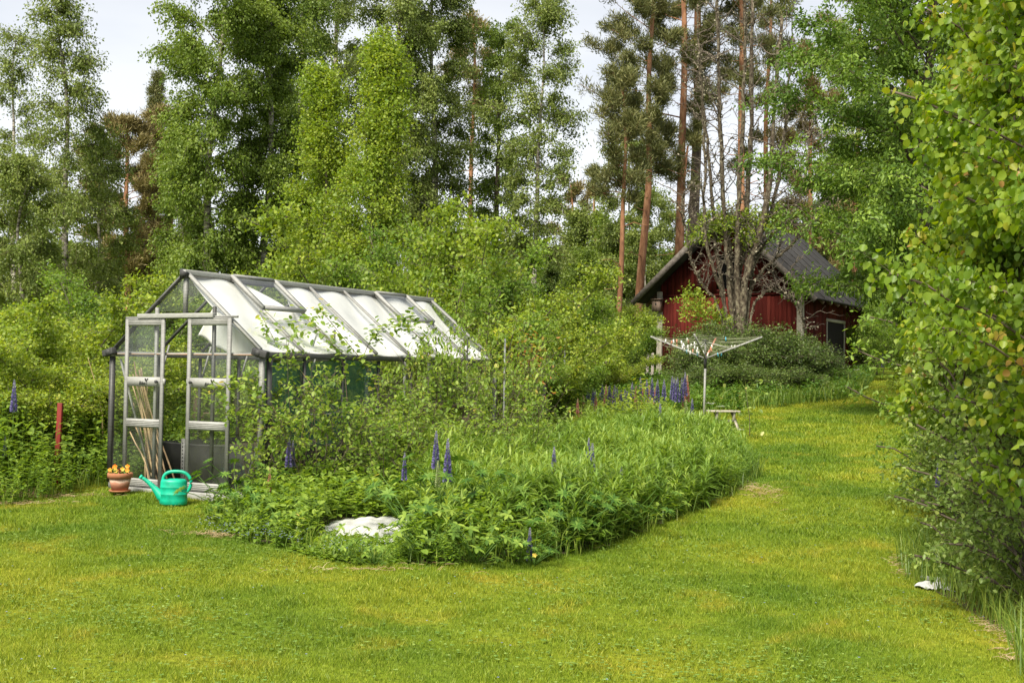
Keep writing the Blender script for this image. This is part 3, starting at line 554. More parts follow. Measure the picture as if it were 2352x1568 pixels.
for px, Y, py, w_, lb in ((340, 16.3, 870, .06, 'dark brown stake seen through the left greenhouse door'), (454, 17.5, 870, .09, 'dark brown post seen between the two sliding doors')):
    P = at(px, py, Y); post(P[0], P[1], P[2] - float(g(P[0], P[1])), w_, bw, lb)
a, b = at(438, 955, 18.2), at(500, 953, 18.2); tag(MB().bar(a, b, .03, .09).build('wooden_board', bw), 'reddish brown board seen through the greenhouse doorway', 'board')
# ------------------------------------------------------------------ flower pot
terra = noise_mat('terracotta', [(.35, (.34, .12, .06)), (.5, (.42, .17, .09)), (.62, (.52, .33, .24))], 7, (1, 1, 2.5), .85, 0, .15)
terra2 = noise_mat('terracotta_rim', [(.35, (.33, .13, .065)), (.7, (.42, .19, .1))], 7, (1, 1, 1), .85, 0, .15)
m, nt = mat('terracotta_with_limescale'); L = nt.links.new; tc = N(nt, 'ShaderNodeTexCoord'); sx = N(nt, 'ShaderNodeSeparateXYZ'); nz = N(nt, 'ShaderNodeTexNoise'); nz.inputs['Scale'].default_value = 11; nz.inputs['Detail'].default_value = 6
ad = N(nt, 'ShaderNodeMath', operation='MULTIPLY_ADD'); ad.inputs[1].default_value = .07; r = ramp(nt, [(.05, (.36, .14, .08)), (.1, (.3, .12, .07)), (.135, (.42, .2, .13)), (.15, (.62, .47, .36)), (.165, (.55, .36, .26)), (.185, (.38, .16, .09))]); L(tc.outputs['Object'], sx.inputs[0]); L(tc.outputs['Object'], nz.inputs[0]); L(nz.outputs['Fac'], ad.inputs[0]); L(sx.outputs['Z'], ad.inputs[2]); L(ad.outputs[0], r.inputs[0])
pb = N(nt, 'ShaderNodeBsdfPrincipled'); pb.inputs['Roughness'].default_value = .9; L(r.outputs[0], pb.inputs['Base Color']); L(pb.outputs[0], N(nt, 'ShaderNodeOutputMaterial').inputs[0]); terra_band = m
px_, py_ = gpx(275, 1136); pz = float(g(px_, py_)) + .035
pt = empty('flower_pot', (px_, py_, pz), 0, 'terracotta pot with limescale band beside the left greenhouse door', 'flower pot')
MB().lathe([(0, .012), (.085, .012), (.118, .155), (.1, .155), (.1, .15), (0, .15)], 32).build('body', terra_band, pt, True)
MB().lathe([(.116, .147), (.133, .15), (.135, .198), (.131, .203), (.118, .203), (.113, .16), (0, .158)], 32).build('rim', terra2, pt, True)
MB().lathe([(0, 0), (.105, 0), (.118, .02), (.112, .02), (.1, .008), (0, .008)], 32).build('saucer', terra2, pt, True)
MB().lathe([(0, .186), (.112, .182)], 24).build('soil', M['soil'], pt)
M['pansy_o'] = leaf_mat('orange_petal', [(0, (.8, .22, .01)), (.6, (.85, .38, .02)), (1, (.85, .6, .05))], .3)
M['pansy_r'] = leaf_mat('maroon_petal', [(0, (.1, .004, .01)), (1, (.25, .01, .02))], .2)
M['pansy_y'] = leaf_mat('yellow_petal', [(0, (.7, .5, .03)), (1, (.8, .65, .1))], .3)
def pansy(mkey, lab, dx, dy, h, s=.026):
    r = np.random.default_rng(int(1000 * (dx + 1) + 77 * h * 10)); root = empty('pansy', (px_ + dx, py_ + dy, pz + .19), 0, lab, 'pansy', 'pansies in the terracotta pot')
    V, F = tubes([[0, 0, 0], [.004, -.004, h * .6], [0, -.012, h]], .0025, 4); mesh('stem', V, F, M['lupleaf'], root, np.full(len(V), .6))
    n = 5; a = np.arange(n) / n * 6.283 + .3; C = np.repeat([[0, -.014, h]], n, 0); U = np.stack([np.cos(a), -.25 + 0 * a, np.sin(a)], -1)
    leaf_mesh('petals', C, U, np.repeat([[0, -1., .2]], n, 0), s, 1.25, 'round', M[mkey], root, r)
    n = 12; C = r.normal(size=(n, 3)) * [.02, .02, .012] + [0, 0, .02]; leaf_mesh('leaves', C, rdir(r, n) + [0, 0, .4], rdir(r, n), .035, .55, 'oval', M['lupleaf'], root, r)
for mk, lb, dx, dy, h in (('pansy_o', 'orange pansy at the left edge of the pot', -.095, -.03, .045), ('pansy_o', 'orange pansy left of centre, highest on the left', -.06, .02, .08), ('pansy_o', 'orange pansy left of the maroon bloom', -.045, -.04, .07), ('pansy_y', 'small yellow pansy between orange and maroon blooms', -.025, -.05, .04), ('pansy_r', 'dark maroon pansy in the middle of the pot', .005, -.05, .04), ('pansy_y', 'small yellow pansy right of the maroon bloom', .035, -.02, .055), ('pansy_o', 'orange pansy on the right, tallest in the pot', .085, -.01, .085), ('pansy_o', 'orange pansy at the right edge, below the tallest', .095, -.05, .045), ('pansy_r', 'small maroon pansy behind the middle of the pot', .02, .03, .045)):
    pansy(mk, lb, dx, dy, h)
# ------------------------------------------------------------------ watering can
m, nt = mat('green_plastic'); pb = N(nt, 'ShaderNodeBsdfPrincipled'); pb.inputs['Base Color'].default_value = (.0, .33, .2, 1); pb.inputs['Roughness'].default_value = .38; pb.inputs['Subsurface Weight'].default_value = 0
tc = N(nt, 'ShaderNodeTexCoord'); nz = N(nt, 'ShaderNodeTexNoise'); nz.inputs['Scale'].default_value = 14; nz.inputs['Detail'].default_value = 6; r = ramp(nt, [(.35, (.005, .28, .165)), (.6, (.0, .4, .245))]); r2 = ramp(nt, [(.3, (.3, .3, .3)), (.7, (.55, .55, .55))])
nt.links.new(tc.outputs['Object'], nz.inputs['Vector']); nt.links.new(nz.outputs['Fac'], r.inputs['Fac']); nt.links.new(r.outputs[0], pb.inputs['Base Color']); nt.links.new(nz.outputs['Fac'], r2.inputs['Fac']); nt.links.new(r2.outputs[0], pb.inputs['Roughness']); nt.links.new(pb.outputs[0], N(nt, 'ShaderNodeOutputMaterial').inputs[0]); M['can'] = m
wx, wy = gpx(398, 1160); wc = empty('watering_can', (wx, wy, float(g(wx, wy)) + .005), .05, 'bright green plastic watering can on the grass before the greenhouse', 'watering can')
wc.scale = (1.04, 1.04, 1.04)
MB().lathe([(0, 0), (.125, 0), (.135, .012), (.138, .05), (.134, .1), (.137, .104), (.137, .11), (.133, .115), (.131, .17), (.134, .174), (.134, .18), (.13, .186), (.13, .225), (.126, .243), (.112, .254), (.09, .257), (.085, .25)], 40, 1, .72).build('body', M['can'], wc, True)
MB().lathe([(0, .262), (.07, .259), (.092, .252)], 32, .95, .7, (.02, 0, 0)).build('top', M['can'], wc, True)
P = np.array([(-.07, 0, .055), (-.125, 0, .09), (-.165, 0, .135), (-.205, 0, .18), (-.25, 0, .222), (-.29, 0, .252), (-.325, 0, .272)])
V, F = tubes(P, [.06, .052, .036, .026, .021, .018, .017], 16, False); mesh('spout', V, F, M['can'], wc, smooth=True)
V, F = tubes([(-.312, 0, .265), (-.335, 0, .279)], [.021, .023], 16); mesh('spout_tip', V, F, M['can'], wc)
hp = np.array([(-.108, 0, .235), (-.105, 0, .27), (-.088, 0, .305), (-.05, 0, .327), (0, 0, .333), (.05, 0, .333), (.1, 0, .325), (.14, 0, .3), (.165, 0, .262), (.172, 0, .22), (.165, 0, .175), (.145, 0, .14), (.12, 0, .118)])
from mathutils.geometry import interpolate_bezier
hp2, _ = lerp_poly(hp[None], np.linspace(0, 1, 40)[None]); hp2 = hp2[0]
for _ in range(3): hp2[1:-1] = (hp2[:-2] + hp2[1:-1] * 2 + hp2[2:]) / 4
V, F = tubes(hp2, .0165, 14); mesh('handle', V, F, M['can'], wc, smooth=True)
# ------------------------------------------------------------------ red post, slab, tarps
redm = noise_mat('flaking_red_paint', [(.36, (.08, .03, .022)), (.45, (.17, .018, .014)), (.7, (.24, .028, .02))], 9, (1, 1, .5), .6, 0, .2)
x, y = at(133, 925, 14.0)[:2]; post(x, y, at(133, 925, 14.0)[2] - float(g(x, y)), .055, redm, 'weathered red painted post standing in weeds left of the greenhouse', (.03, 0), name='red_post')
a = at(108, 1110, 14.3); b = at(133, 1000, 14.3); tag(MB().bar(a, b, .06, .12).build('wooden_board', bw), 'dark old board leaning against the red post', 'board')
rng = np.random.default_rng(3)
def tarp(name, pts, Y, h, label, seed):
    P4 = [np.array([*gpx(*p)]) for p in pts]; r = np.random.default_rng(seed); ph = r.random(8) * 6
    def f(u, v):
        q = (P4[0] * (1 - u) + P4[1] * u) * (1 - v) + (P4[3] * (1 - u) + P4[2] * u) * v
        q = q + .06 * np.array([math.sin(v * 9 + ph[0]), math.sin(u * 8 + ph[1])]) * (abs(u - .5) * 2) ** 2
        z = h * (math.sin(u * math.pi) * math.sin(v * math.pi)) ** .5 + .016 * abs(math.sin(u * 11 + v * 6 + ph[2])) + .012 * abs(math.sin(u * 5 - v * 14 + ph[3])) + .008 * abs(math.sin(u * 25 + ph[4] + v * 9))
        return np.array([q[0], q[1], float(g(*q)) + max(.004, z)])
    return tag(sheet(name, f, 70, 50, M['tarp'], .004), label, 'tarpaulin')
tarp('white_tarp', [(700, 1236), (905, 1250), (985, 1203), (800, 1193)], 10, .06, 'crumpled white tarpaulin lying in the front of the bed', 4)
tarp('white_tarp', [(2120, 1356), (2195, 1364), (2215, 1336), (2140, 1332)], 9, .03, 'small crumpled white sheet half hidden in grass at right', 6)
# ------------------------------------------------------------------ rotary dryer
M['peg_w'] = noise_mat('white_peg', [(.4, (.7, .7, .66)), (.6, (.8, .8, .78))], 4, (1, 1, 1), .5, 0, 0)
M['peg_o'] = noise_mat('orange_peg', [(.4, (.6, .22, .14)), (.6, (.65, .3, .2))], 4, (1, 1, 1), .5, 0, 0)
M['peg_b'] = noise_mat('blue_peg', [(.4, (.05, .3, .42)), (.6, (.1, .38, .5))], 4, (1, 1, 1), .5, 0, 0)
M['galv'] = noise_mat('galvanised', [(.3, (.22, .23, .22)), (.7, (.32, .33, .32))], 12, (1, 1, 2), .5, .2, .05)
M['line'] = noise_mat('washing_line', [(.4, (.3, .32, .2)), (.6, (.42, .44, .3))], 5, (1, 1, 1), .7, 0, 0)
DX, DY = 4.13, 26.0; dz = float(g(DX, DY)); rd = empty('rotary_dryer', (DX, DY, dz), math.radians(-20), 'white four armed rotary clothes dryer with sagging lines on a pole', 'clothes dryer')
zt = lambda py: float(at(1617, py, DY)[2]) - dz
MB().tube([[-.02, 0, -.1], [0, 0, zt(845)]], .024, 12).build('pole', M['alu_light'], rd, True); MB().tube([[0, 0, zt(845)], [0, 0, zt(816)]], .034, 12).build('collar', M['rubber'], rd, True)
MB().tube([[0, 0, zt(816)], [0, 0, zt(782)]], .02, 12).build('upper_pole', M['alu_light'], rd, True); MB().lathe([(0, 0), (.07, 0), (.07, .03), (0, .03)], 12, 1, 1, (0, 0, zt(784))).build('hub', M['rubber'], rd)
zh, za = zt(822), zt(773); tips = []
for k in range(4):
    a = k * math.pi / 2; d = np.array([math.cos(a), math.sin(a), 0]); p0 = d * .03 + [0, 0, zh]; p1 = d * 1.2 + [0, 0, za]; tips.append((p0, p1))
    arm = MB().bar(p0, p1, .028, .034).build('arm', M['peg_o'] if k == 1 else M['alu_light'], rd)
    pm = p0 + (p1 - p0) * .45; MB().bar(d * .04 + [0, 0, zt(786)], pm, .016, .016).build('strut', M['alu_light'], rd)
rng = np.random.default_rng(8); lnp = []
mb = MB()
for q in range(9):
    f = .3 + .085 * q
    for k in range(4):
        A_ = tips[k][0] + (tips[k][1] - tips[k][0]) * f; B_ = tips[(k + 1) % 4][0] + (tips[(k + 1) % 4][1] - tips[(k + 1) % 4][0]) * f
        s = np.linspace(0, 1, 9)[:, None]; P = A_ * (1 - s) + B_ * s; P[:, 2] -= (.03 + .05 * rng.random() + (.22 if (q == 8 and k == 2) else 0)) * 4 * s[:, 0] * (1 - s[:, 0]); P[:, 2] += .02
        mb.tube(P, .0027, 4); lnp.append((k, P))
mb.build('washing_line', M['line'], rd)
pb_ = empty('clothes_peg', (0, 0, 0))
pegs = {}
for key in ('peg_w', 'peg_o', 'peg_b'):
    pegs[key] = MB().bar((0, -.005, .02), (0, -.013, -.075), .016, .007).bar((0, .005, .02), (0, .013, -.075), .016, .007).build('clothes_peg', M[key])
bpy.data.objects.remove(pb_)
cs_, sn_ = math.cos(-math.radians(20)), math.sin(-math.radians(20)); first = set()
for i in range(34):
    k, P = lnp[rng.integers(0, len(lnp))]
    if rng.random() < .7:
        k, P = [q for q in lnp if q[0] in (2, 3)][rng.integers(0, 18)]
    s = rng.uniform(.15, .85) * 8; p = P[int(s)] + (P[int(s) + 1] - P[int(s)]) * (s % 1)
    key = ('peg_w', 'peg_w', 'peg_o', 'peg_w', 'peg_b', 'peg_w')[i % 6]; o = pegs[key] if key not in first else pegs[key].copy()
    if key in first: col.objects.link(o)
    first.add(key); o.location = (DX + cs_ * p[0] - sn_ * p[1], DY + sn_ * p[0] + cs_ * p[1], dz + p[2] - .01); o.rotation_euler = (rng.uniform(-.3, .3), rng.uniform(-.3, .3), rng.random() * 3)
    tag(o, {'peg_w': 'white', 'peg_o': 'orange', 'peg_b': 'blue'}[key] + ' clothes peg clipped on the rotary dryer lines', 'clothes peg', {'peg_w': 'white', 'peg_o': 'orange', 'peg_b': 'blue'}[key] + ' clothes pegs on the dryer')
M['lintel'] = noise_mat('pale_grey_wood', [(.3, (.28, .25, .2)), (.7, (.5, .46, .38))], 5, (5, 5, .5), .85, 0, .2)
# ------------------------------------------------------------------ bench
bx, by = at(1662, 985, 23.5)[:2]; bz = float(g(bx, by)); bt = float(at(1662, 942, 23.5)[2]) - bz
bn = empty('garden_bench', (bx, by, bz), .15, 'small grey weathered wooden bench at the edge of the bed', 'bench')
MB().box(-.3, .28, -.16, -.06, bt - .03, bt).box(-.3, .28, -.05, .05, bt - .03, bt).box(-.3, .28, .06, .16, bt - .03, bt).build('seat', M['lintel'], bn, bevel=.004)
for sx in (-.17, .17):
    MB().bar((sx, -.12, bt - .03), (sx + .05, .16, -.03), .05, .03).build('leg', M['lintel'], bn); MB().bar((sx + .03, .12, bt - .03), (sx + .08, -.16, -.03), .05, .03).build('leg', M['lintel'], bn)
MB().bar((-.15, 0, bt * .45), (.22, 0, bt * .45), .03, .05).build('stretcher', M['lintel'], bn)
# ------------------------------------------------------------------ trellis rails and stakes in the bed
def hrail(p0, p1, Y, label, legs=True, th=.06):
    a, b = at(*p0, Y), at(*p1, Y + .15); r = empty('wooden_rail', (*((a + b) / 2)[:2], float(g(*((a + b) / 2)[:2]))), 0, label, 'rail'); o = (a + b) / 2; o[2] = float(g(o[0], o[1]))
    MB().bar(a - o, b - o, .05, th).build('rail', M['greywood'] if not legs else M['oldwood'], r)
    for q, w_ in ((a, .05), (b, .09)):
        q = q - o; MB().bar((q[0], q[1] + .03, -.1), (q[0], q[1] + .03, q[2] - th / 2), w_, .04).build('leg', M['oldwood'], r)
M['oldwood'] = noise_mat('old_brown_wood', [(.3, (.1, .07, .05)), (.7, (.25, .18, .14))], 5, (4, 4, .5), .9, 0, .4)
hrail((972, 928), (1070, 936), 15.2, 'brown wooden rail on two posts beside the greenhouse wall')
hrail((1232, 894), (1305, 897), 24, 'pale grey board across two low posts behind the bed', False)
for px, pt_, pb2, Y, wd, ln_, lb in ((769, 757, 960, 14.1, .02, 0, 'dark metal stake rising above raspberry canes before the white roof'), (1074, 773, 925, 15.4, .02, 0, 'short dark stake right of the stake by the long raspberry arch'), (1160, 778, 960, 16, .026, 0, 'grey galvanised stake at the far end of the greenhouse roof'), (1236, 790, 900, 24.5, .035, 0, 'short metal pole before the shrubs, left of a taller one'), (1297, 777, 900, 24.3, .04, 0, 'tall metal pole before the shrubs right of the greenhouse')):
    P = at(px, pt_, Y); V, F = tubes([[P[0], P[1], float(g(P[0], P[1])) - .1], [P[0], P[1], P[2]]], wd / 2, 8); tag(mesh('metal_stake', V, F, M['galv'] if px in (1160, 1236, 1297) else M['dark_metal']), lb, 'stake')
a, b = at(728, 766, 14.0), at(700, 850, 14.0); V, F = tubes([a, a + (b - a) * 2.2], .011, 8); tag(mesh('metal_stake', V, F, M['galv']), 'slanting grey green stake crossing the greenhouse eave', 'stake')
# picket bits beside the barn
fp = empty('picket_fence', at(1498, 870, 40.5), 0, 'short piece of grey picket fence left of the barn corner', 'fence'); o = np.array(at(1498, 870, 40.5))
for px in (1487, 1499): 
    P = at(px, 810, 40.5) - o; MB().bar((P[0], 0, P[2]), (P[0], 0, -1.2), .09, .03).build('picket', gw, fp)
for py in (818, 858): A_ = at(1478, py, 40.6) - o; B_ = at(1520, py, 40.6) - o; MB().bar(A_ + (0, .03, 0), B_ + (0, .03, 0), .03, .08).build('fence_rail', gw, fp)
# ------------------------------------------------------------------ barn
BY_ = math.atan2(.515, .857); BO = np.array([9.7, 41.0, 0]); BO[2] = 1.1
BW, BL, BE, BRZ, OV = 5.13, 7.6, 4.86 - 1.1, 7.2 - 1.1, .72
barn = empty('red_barn', BO, -BY_, 'dark red board barn with grey felt roof at the wood edge', 'barn')
m, nt = mat('falu_red_boards'); L = nt.links.new; tc = N(nt, 'ShaderNodeTexCoord')
mp = N(nt, 'ShaderNodeMapping'); mp.inputs['Scale'].default_value = (9, 9, .35); n1 = N(nt, 'ShaderNodeTexNoise'); n1.inputs['Scale'].default_value = 1.6; n1.inputs['Detail'].default_value = 7; n1.inputs['Roughness'].default_value = .7
n2 = N(nt, 'ShaderNodeTexNoise'); n2.inputs['Scale'].default_value = .8; n2.inputs['Detail'].default_value = 4
at_ = N(nt, 'ShaderNodeAttribute', attribute_name='rnd'); r = ramp(nt, [(.2, (.022, .004, .003)), (.45, (.07, .0095, .0065)), (.65, (.105, .016, .011)), (.85, (.15, .04, .028))]); a1 = N(nt, 'ShaderNodeMath', operation='MULTIPLY_ADD'); a1.inputs[1].default_value = .3; a2 = N(nt, 'ShaderNodeMath', operation='MULTIPLY_ADD'); a2.inputs[1].default_value = .45; a3 = N(nt, 'ShaderNodeMath', operation='MULTIPLY'); a3.inputs[1].default_value = .75
L(tc.outputs['Object'], mp.inputs[0]); L(mp.outputs[0], n1.inputs[0]); L(tc.outputs['Object'], n2.inputs[0]); L(n1.outputs['Fac'], a3.inputs[0]); L(n2.outputs['Fac'], a2.inputs[0]); L(a3.outputs[0], a2.inputs[2]); L(at_.outputs['Fac'], a1.inputs[0]); L(a2.outputs[0], a1.inputs[2])
sb = N(nt, 'ShaderNodeMath', operation='SUBTRACT'); sb.inputs[1].default_value = .22; L(a1.outputs[0], sb.inputs[0]); L(sb.outputs[0], r.inputs['Fac'])
pb = N(nt, 'ShaderNodeBsdfPrincipled'); pb.inputs['Roughness'].default_value = .9; pb.inputs['Specular IOR Level'].default_value = .15; L(r.outputs[0], pb.inputs['Base Color'])
bp = N(nt, 'ShaderNodeBump'); bp.inputs['Strength'].default_value = .3; bp.inputs['Distance'].default_value = .01; L(n1.outputs['Fac'], bp.inputs['Height']); L(bp.outputs[0], pb.inputs['Normal']); L(pb.outputs[0], N(nt, 'ShaderNodeOutputMaterial').inputs[0]); M['red'] = m
M['felt'] = noise_mat('roof_felt', [(.3, (.03, .028, .028)), (.6, (.055, .052, .05)), (.8, (.09, .083, .078))], 3, (1, 1, 1), .9, 0, .3)
M['dark'] = noise_mat('interior_shade_black', [(.3, (.003, .003, .003)), (.7, (.005, .005, .005))], 3, (1, 1, 1), 1, 0, 0, spec=0)
rng = np.random.default_rng(2)
def boards(name, n, top, axis, off, z0, flip, hole=None, parent=barn, lo=0, hi=None):
    """vertical boards of uneven width; each board a thin box, joined into one wall"""
    x = lo; mb = MB(); rv = []
    while x < hi - .02:
        w_ = min(rng.uniform(.11, .17), hi - x); pr = rng.uniform(.0, .014); xa, xb = x + .004, x + w_ - .004
        spans = [(z0 + rng.uniform(-.04, .03), None)]
        if hole and xb > hole[0] and xa < hole[1]: spans = [(z0, hole[2]), (hole[3], None)]
        for a, b in spans:
            ta, tb = (b, b) if b is not None else (top(xa), top(xb))
            if min(ta, tb) <= a: continue
            d0, d1 = off, off + flip * (.022 + pr)
            if axis == 'x': V = [(xa, d0, a), (xb, d0, a), (xb, d0, tb), (xa, d0, ta), (xa, d1, a), (xb, d1, a), (xb, d1, tb), (xa, d1, ta)]
            else: V = [(d0, xa, a), (d0, xb, a), (d0, xb, tb), (d0, xa, ta), (d1, xa, a), (d1, xb, a), (d1, xb, tb), (d1, xa, ta)]
            mb.add(V, np.array([(0, 1, 2, 3), (7, 6, 5, 4), (0, 4, 5, 1), (3, 2, 6, 7), (0, 3, 7, 4), (1, 5, 6, 2)])); rv += [rng.random()] * 8
        x += w_
    return mesh(name, np.concatenate(mb.V), [np.concatenate(mb.F)], M['red'], parent, np.array(rv))
gt = lambda x: BE + (BRZ - BE) * (1 - abs(x + BW / 2) / (BW / 2)) - .03
slope = (BRZ - BE) / (BW / 2); ZB = 2.92 + 1.6 - 1.1 + .1
ZW = float((CAM + ray(1700, 672) / ray(1700, 672)[1] * 42.3)[2]) - BO[2]
boards('lower_gable_wall', 0, lambda x: ZW, 'x', 0, .12, -1, None, barn, -BW + .1, -.1)
gx0, gx1 = -BW / 2 - .33, -BW / 2 + .42; gz1 = float((CAM + ray(1680, 586) / ray(1680, 586)[1] * 42.4)[2]) - BO[2]; gz0 = gz1 - 1.2
boards('upper_gable_wall', 0, gt, 'x', -.028, ZW - .05, -1, (gx0, gx1, gz0, gz1), barn, -BW + .02, -.02)
MB().box(-BW + .02, -.02, -.062, -.001, ZW - .12, ZW - .052).build('belt_board', M['red'], barn)
mesh('gable_opening_shade', [(gx0, .03, gz0), (gx1, .03, gz0), (gx1, .03, gz1), (gx0, .03, gz1)], np.array([[0, 1, 2, 3]]), M['dark'], barn)  # black sheet painted as the shade inside the gable opening
MB().box(gx0 - .08, gx1 + .08, -.075, -.02, gz0 - .1, gz0 - .004).build('window_sill', M['red'], barn)
MB().box((gx0 + gx1) / 2 - .03, (gx0 + gx1) / 2 + .03, -.05, -.0, gz0, gz1).build('window_bar', M['red'], barn)
D0, D1, DZ = 2.95, 5.1, float((CAM + ray(1900, 738) / ray(1900, 738)[1] * 43.5)[2]) - BO[2]
zb = 1.72 - BO[2]
boards('side_wall', 0, lambda x: BE, 'y', 0, .1, 1, (D0, D1, 0, DZ), barn, .1, BL - .05)
mesh('inner_shade_sheet', [(-.02, .05, .0), (-.02, BL, .0), (-.02, BL, BE - .05), (-.02, .05, BE - .05)], np.array([[0, 1, 2, 3]]), M['dark'], barn)  # added black sheet: paints the dark interior behind the side boards
boards('left_wall', 0, lambda x: BE, 'y', -BW, .1, -1, None, barn, .1, BL - .05); boards('back_wall', 0, gt, 'x', BL, .1, 1, None, barn, -BW + .02, -.02)
dr = empty('barn_door', (0, 0, 0)); dr.parent = barn
mb = MB()
for q in np.arange(D0 + .06, D1 - .1, .135): mb.box(.0, .018, q, q + .127, .5, DZ - .01)
mb.build('leaf', M['darkwood'] if 'darkwood' in M else M.setdefault('darkwood', noise_mat('black_brown_wood', [(.3, (.008, .006, .005)), (.7, (.022, .016, .013))], 4, (1, 1, .3), .9, 0, .3)), dr)
MB().box(.005, .055, D0 - .08, D0, .4, DZ).box(.005, .055, D1, D1 + .08, .4, DZ).box(.005, .06, D0 - .12, D1 + .12, DZ + .002, DZ + .11).build('door_frame', M['lintel'], dr)
MB().box(.02, .03, D0 + .15, D1 - .4, 1.55, 1.62).build('hinge_strap', M['dark_metal'], dr)
for x in (-BW, 0): MB().box(x - .1, x + .1, -.1, .1, -.4, BE - .22).build('corner_post', M['lintel'], barn, bevel=.01)
MB().box(-.1, .1, BL - .1, BL + .1, .0, BE - .05).build('corner_post', M['red'], barn)
MB().box(-.17, .2, -.18, .16, BE - .215, BE + .04).build('log_end', M['brown'], barn, bevel=.02)
MB().box(-BW + .1, -.1, .0, .3, -.6, .11).box(-.25, .0, .3, BL, -.6, .095).build('foundation', noise_mat('field_stone', [(.3, (.12, .11, .1)), (.7, (.3, .28, .25))], 3, (1, 1, 1), .9, 0, .6), barn)
ex, zl = OV, OV * slope
rf = MB()
for sg in (-1, 1):
    xe = -BW / 2 + sg * (BW / 2 + ex); ze = BE - zl; xr = -BW / 2; n = 9
    V = []
    for y, o_ in ((-.75, 0), (BL + .5, 0)):
        V += [(xr, y, BRZ + .03), (xe, y, ze + .03), (xe, y, ze + .11), (xr, y, BRZ + .12)]
    rf.add(V, np.array([(0, 1, 2, 3), (7, 6, 5, 4), (0, 4, 5, 1), (3, 2, 6, 7), (1, 5, 6, 2)]))
rf.build('roof', M['felt'], barn)
bat = MB()
for sg in (-1, 1):
    for q in np.linspace(.0, 1, 9)[1:-1]:
        y = -.75 + q * (BL + 1.25); xe = -BW / 2 + sg * (BW / 2 + ex); bat.bar((-BW / 2 + sg * .02, y, BRZ + .13), (xe, y, BE - zl + .125), .05, .02)
bat.build('roof_battens', M['felt'], barn)
for sg in (-1, 1):
    xe = -BW / 2 + sg * (BW / 2 + ex + .03); MB().bar((-BW / 2 + sg * .02, -.79, BRZ + .02), (xe, -.79, BE - zl - .01), .035, .2, (0, 0, 1)).build('barge_board', M['bargewood'], barn)
for sg in (-1, 1):
    for q in np.arange(.3, BL, .9): MB().bar((-BW / 2 + sg * (BW / 2 + .02), q, BE - .06), (-BW / 2 + sg * (BW / 2 + ex - .03), q, BE - zl - .05), .08, .1).build('rafter', M['brown'], barn)
# birdhouse on the left post
bc, bs = math.cos(BY_), math.sin(BY_)
def bw_(x, y, z): return np.array([BO[0] + bc * x + bs * y, BO[1] - bs * x + bc * y, BO[2] + z])
bh = empty('birdhouse', bw_(-BW, -.14, BE - .95), -BY_, 'grey wooden birdhouse on the left corner post of the barn', 'birdhouse')
MB().box(-.15, .15, -.27, -.0, .0, .42).build('box', M['oldwood'], bh); MB().box(-.19, .19, -.33, .02, .425, .455).build('roof', M['oldwood'], bh); MB().tube([[0, -.275, .27], [0, -.268, .27]], .035, 12).build('entrance_hole', M['ink'], bh)
# ------------------------------------------------------------------ trees
def tr(name, px, Y, top, label, cat, rpx, seed, group=None, **k):
    P = place(px, Y); root = empty(name, P, 0, label, cat, group); H = float(at(px, top, Y)[2] - P[2]); r = rpx / CF * Y
    pf = k.pop('pf', lambda t: .6 + .8 * t if t < .5 else .1 + .9 * (1 - ((t - .5) / .5) ** 2.4) ** .7)
    tree(root, seed, H, prof=lambda t: r * pf(t), **k); return root
BI = dict(lm='birch', bm='birch_bark', lbm='wood_bark', hang=.45, down=.6)
taper = lambda t: max(.12, (1 - t) ** .75)
wide = lambda t: max(.15, (.35 + 1.1 * t) if t < .45 else .85 * (1 - ((t - .45) / .55) ** 2.2) + .0)
# left group
tr('birch_tree', 137, 34, -30, 'slender birch at far left with a side limb reaching right over open sky', 'birch', 100, 101, c0=.1, nl=80, tw=12, lpt=13, L=.13, jit=.12, twl=.9, tr=.13, bend=.5, **{**BI, 'lm': 'birch_dull'}, pf=lambda t: (1.15 if t < .42 else max(.12, .95 - .85 * (t - .42) / .58)), e0=.6, e1=-.1)
tr('birch_tree', 28, 40, 70, 'thin twiggy birch at the left edge, behind the slender birch', 'birch', 100, 102, c0=.12, nl=60, tw=12, lpt=10, L=.13, jit=.12, twl=.8, tr=.12, bend=.4, **{**BI, 'lm': 'birch_dull'}, pf=lambda t: max(.15, 1.1 - .9 * t), e0=.9, e1=.4)
tr('birch_tree', 60, 30, 395, 'low full birch crown at the left edge above the bright shrubs', 'birch', 130, 103, c0=.08, nl=50, tw=14, lpt=22, L=.12, jit=.12, twl=.8, tr=.1, **{**BI, 'lm': 'birch_dull'})
tr('birch_tree', 205, 36, 330, 'rounded birch crown just left of the brown pine', 'birch', 62, 104, c0=.08, nl=44, tw=12, lpt=20, L=.13, jit=.12, twl=.8, tr=.1, **{**BI, 'lm': 'birch_dull'})
PN = dict(lm='needle', bm='pine_bark', lbm='pine_bark', tm='needle', wr=.16, flat=.1, down=-.5, hang=-.15, tw=11, twl=.5, jit=.15, umin=.45, e0=.15, e1=.35, etop=.9, bend=.25, topr=.3)
tr('pine_tree', 290, 55, 292, 'rounded brown tinged pine left of the big dense birch', 'pine', 104, 111, c0=.38, nl=60, lpt=48, L=.3, tr=.2, **{**PN, 'lm': 'needle_brown'})
tr('pine_tree', 385, 58, 262, 'tall brown pine half hidden behind the big dense birch', 'pine', 98, 112, c0=.35, nl=50, lpt=48, L=.3, tr=.22, **{**PN, 'lm': 'needle_brown'})
tr('spruce_tree', 352, 62, 168, 'narrow spruce tip rising between the brown pines', 'spruce', 48, 113, c0=.15, nl=80, lpt=30, L=.24, tr=.16, pf=lambda t: taper(t) * .9, **{**PN, 'twl': .28, 'etop': .1, 'e0': -.1, 'e1': -.05, 'bm': 'pine_dark', 'lbm': 'pine_dark'})
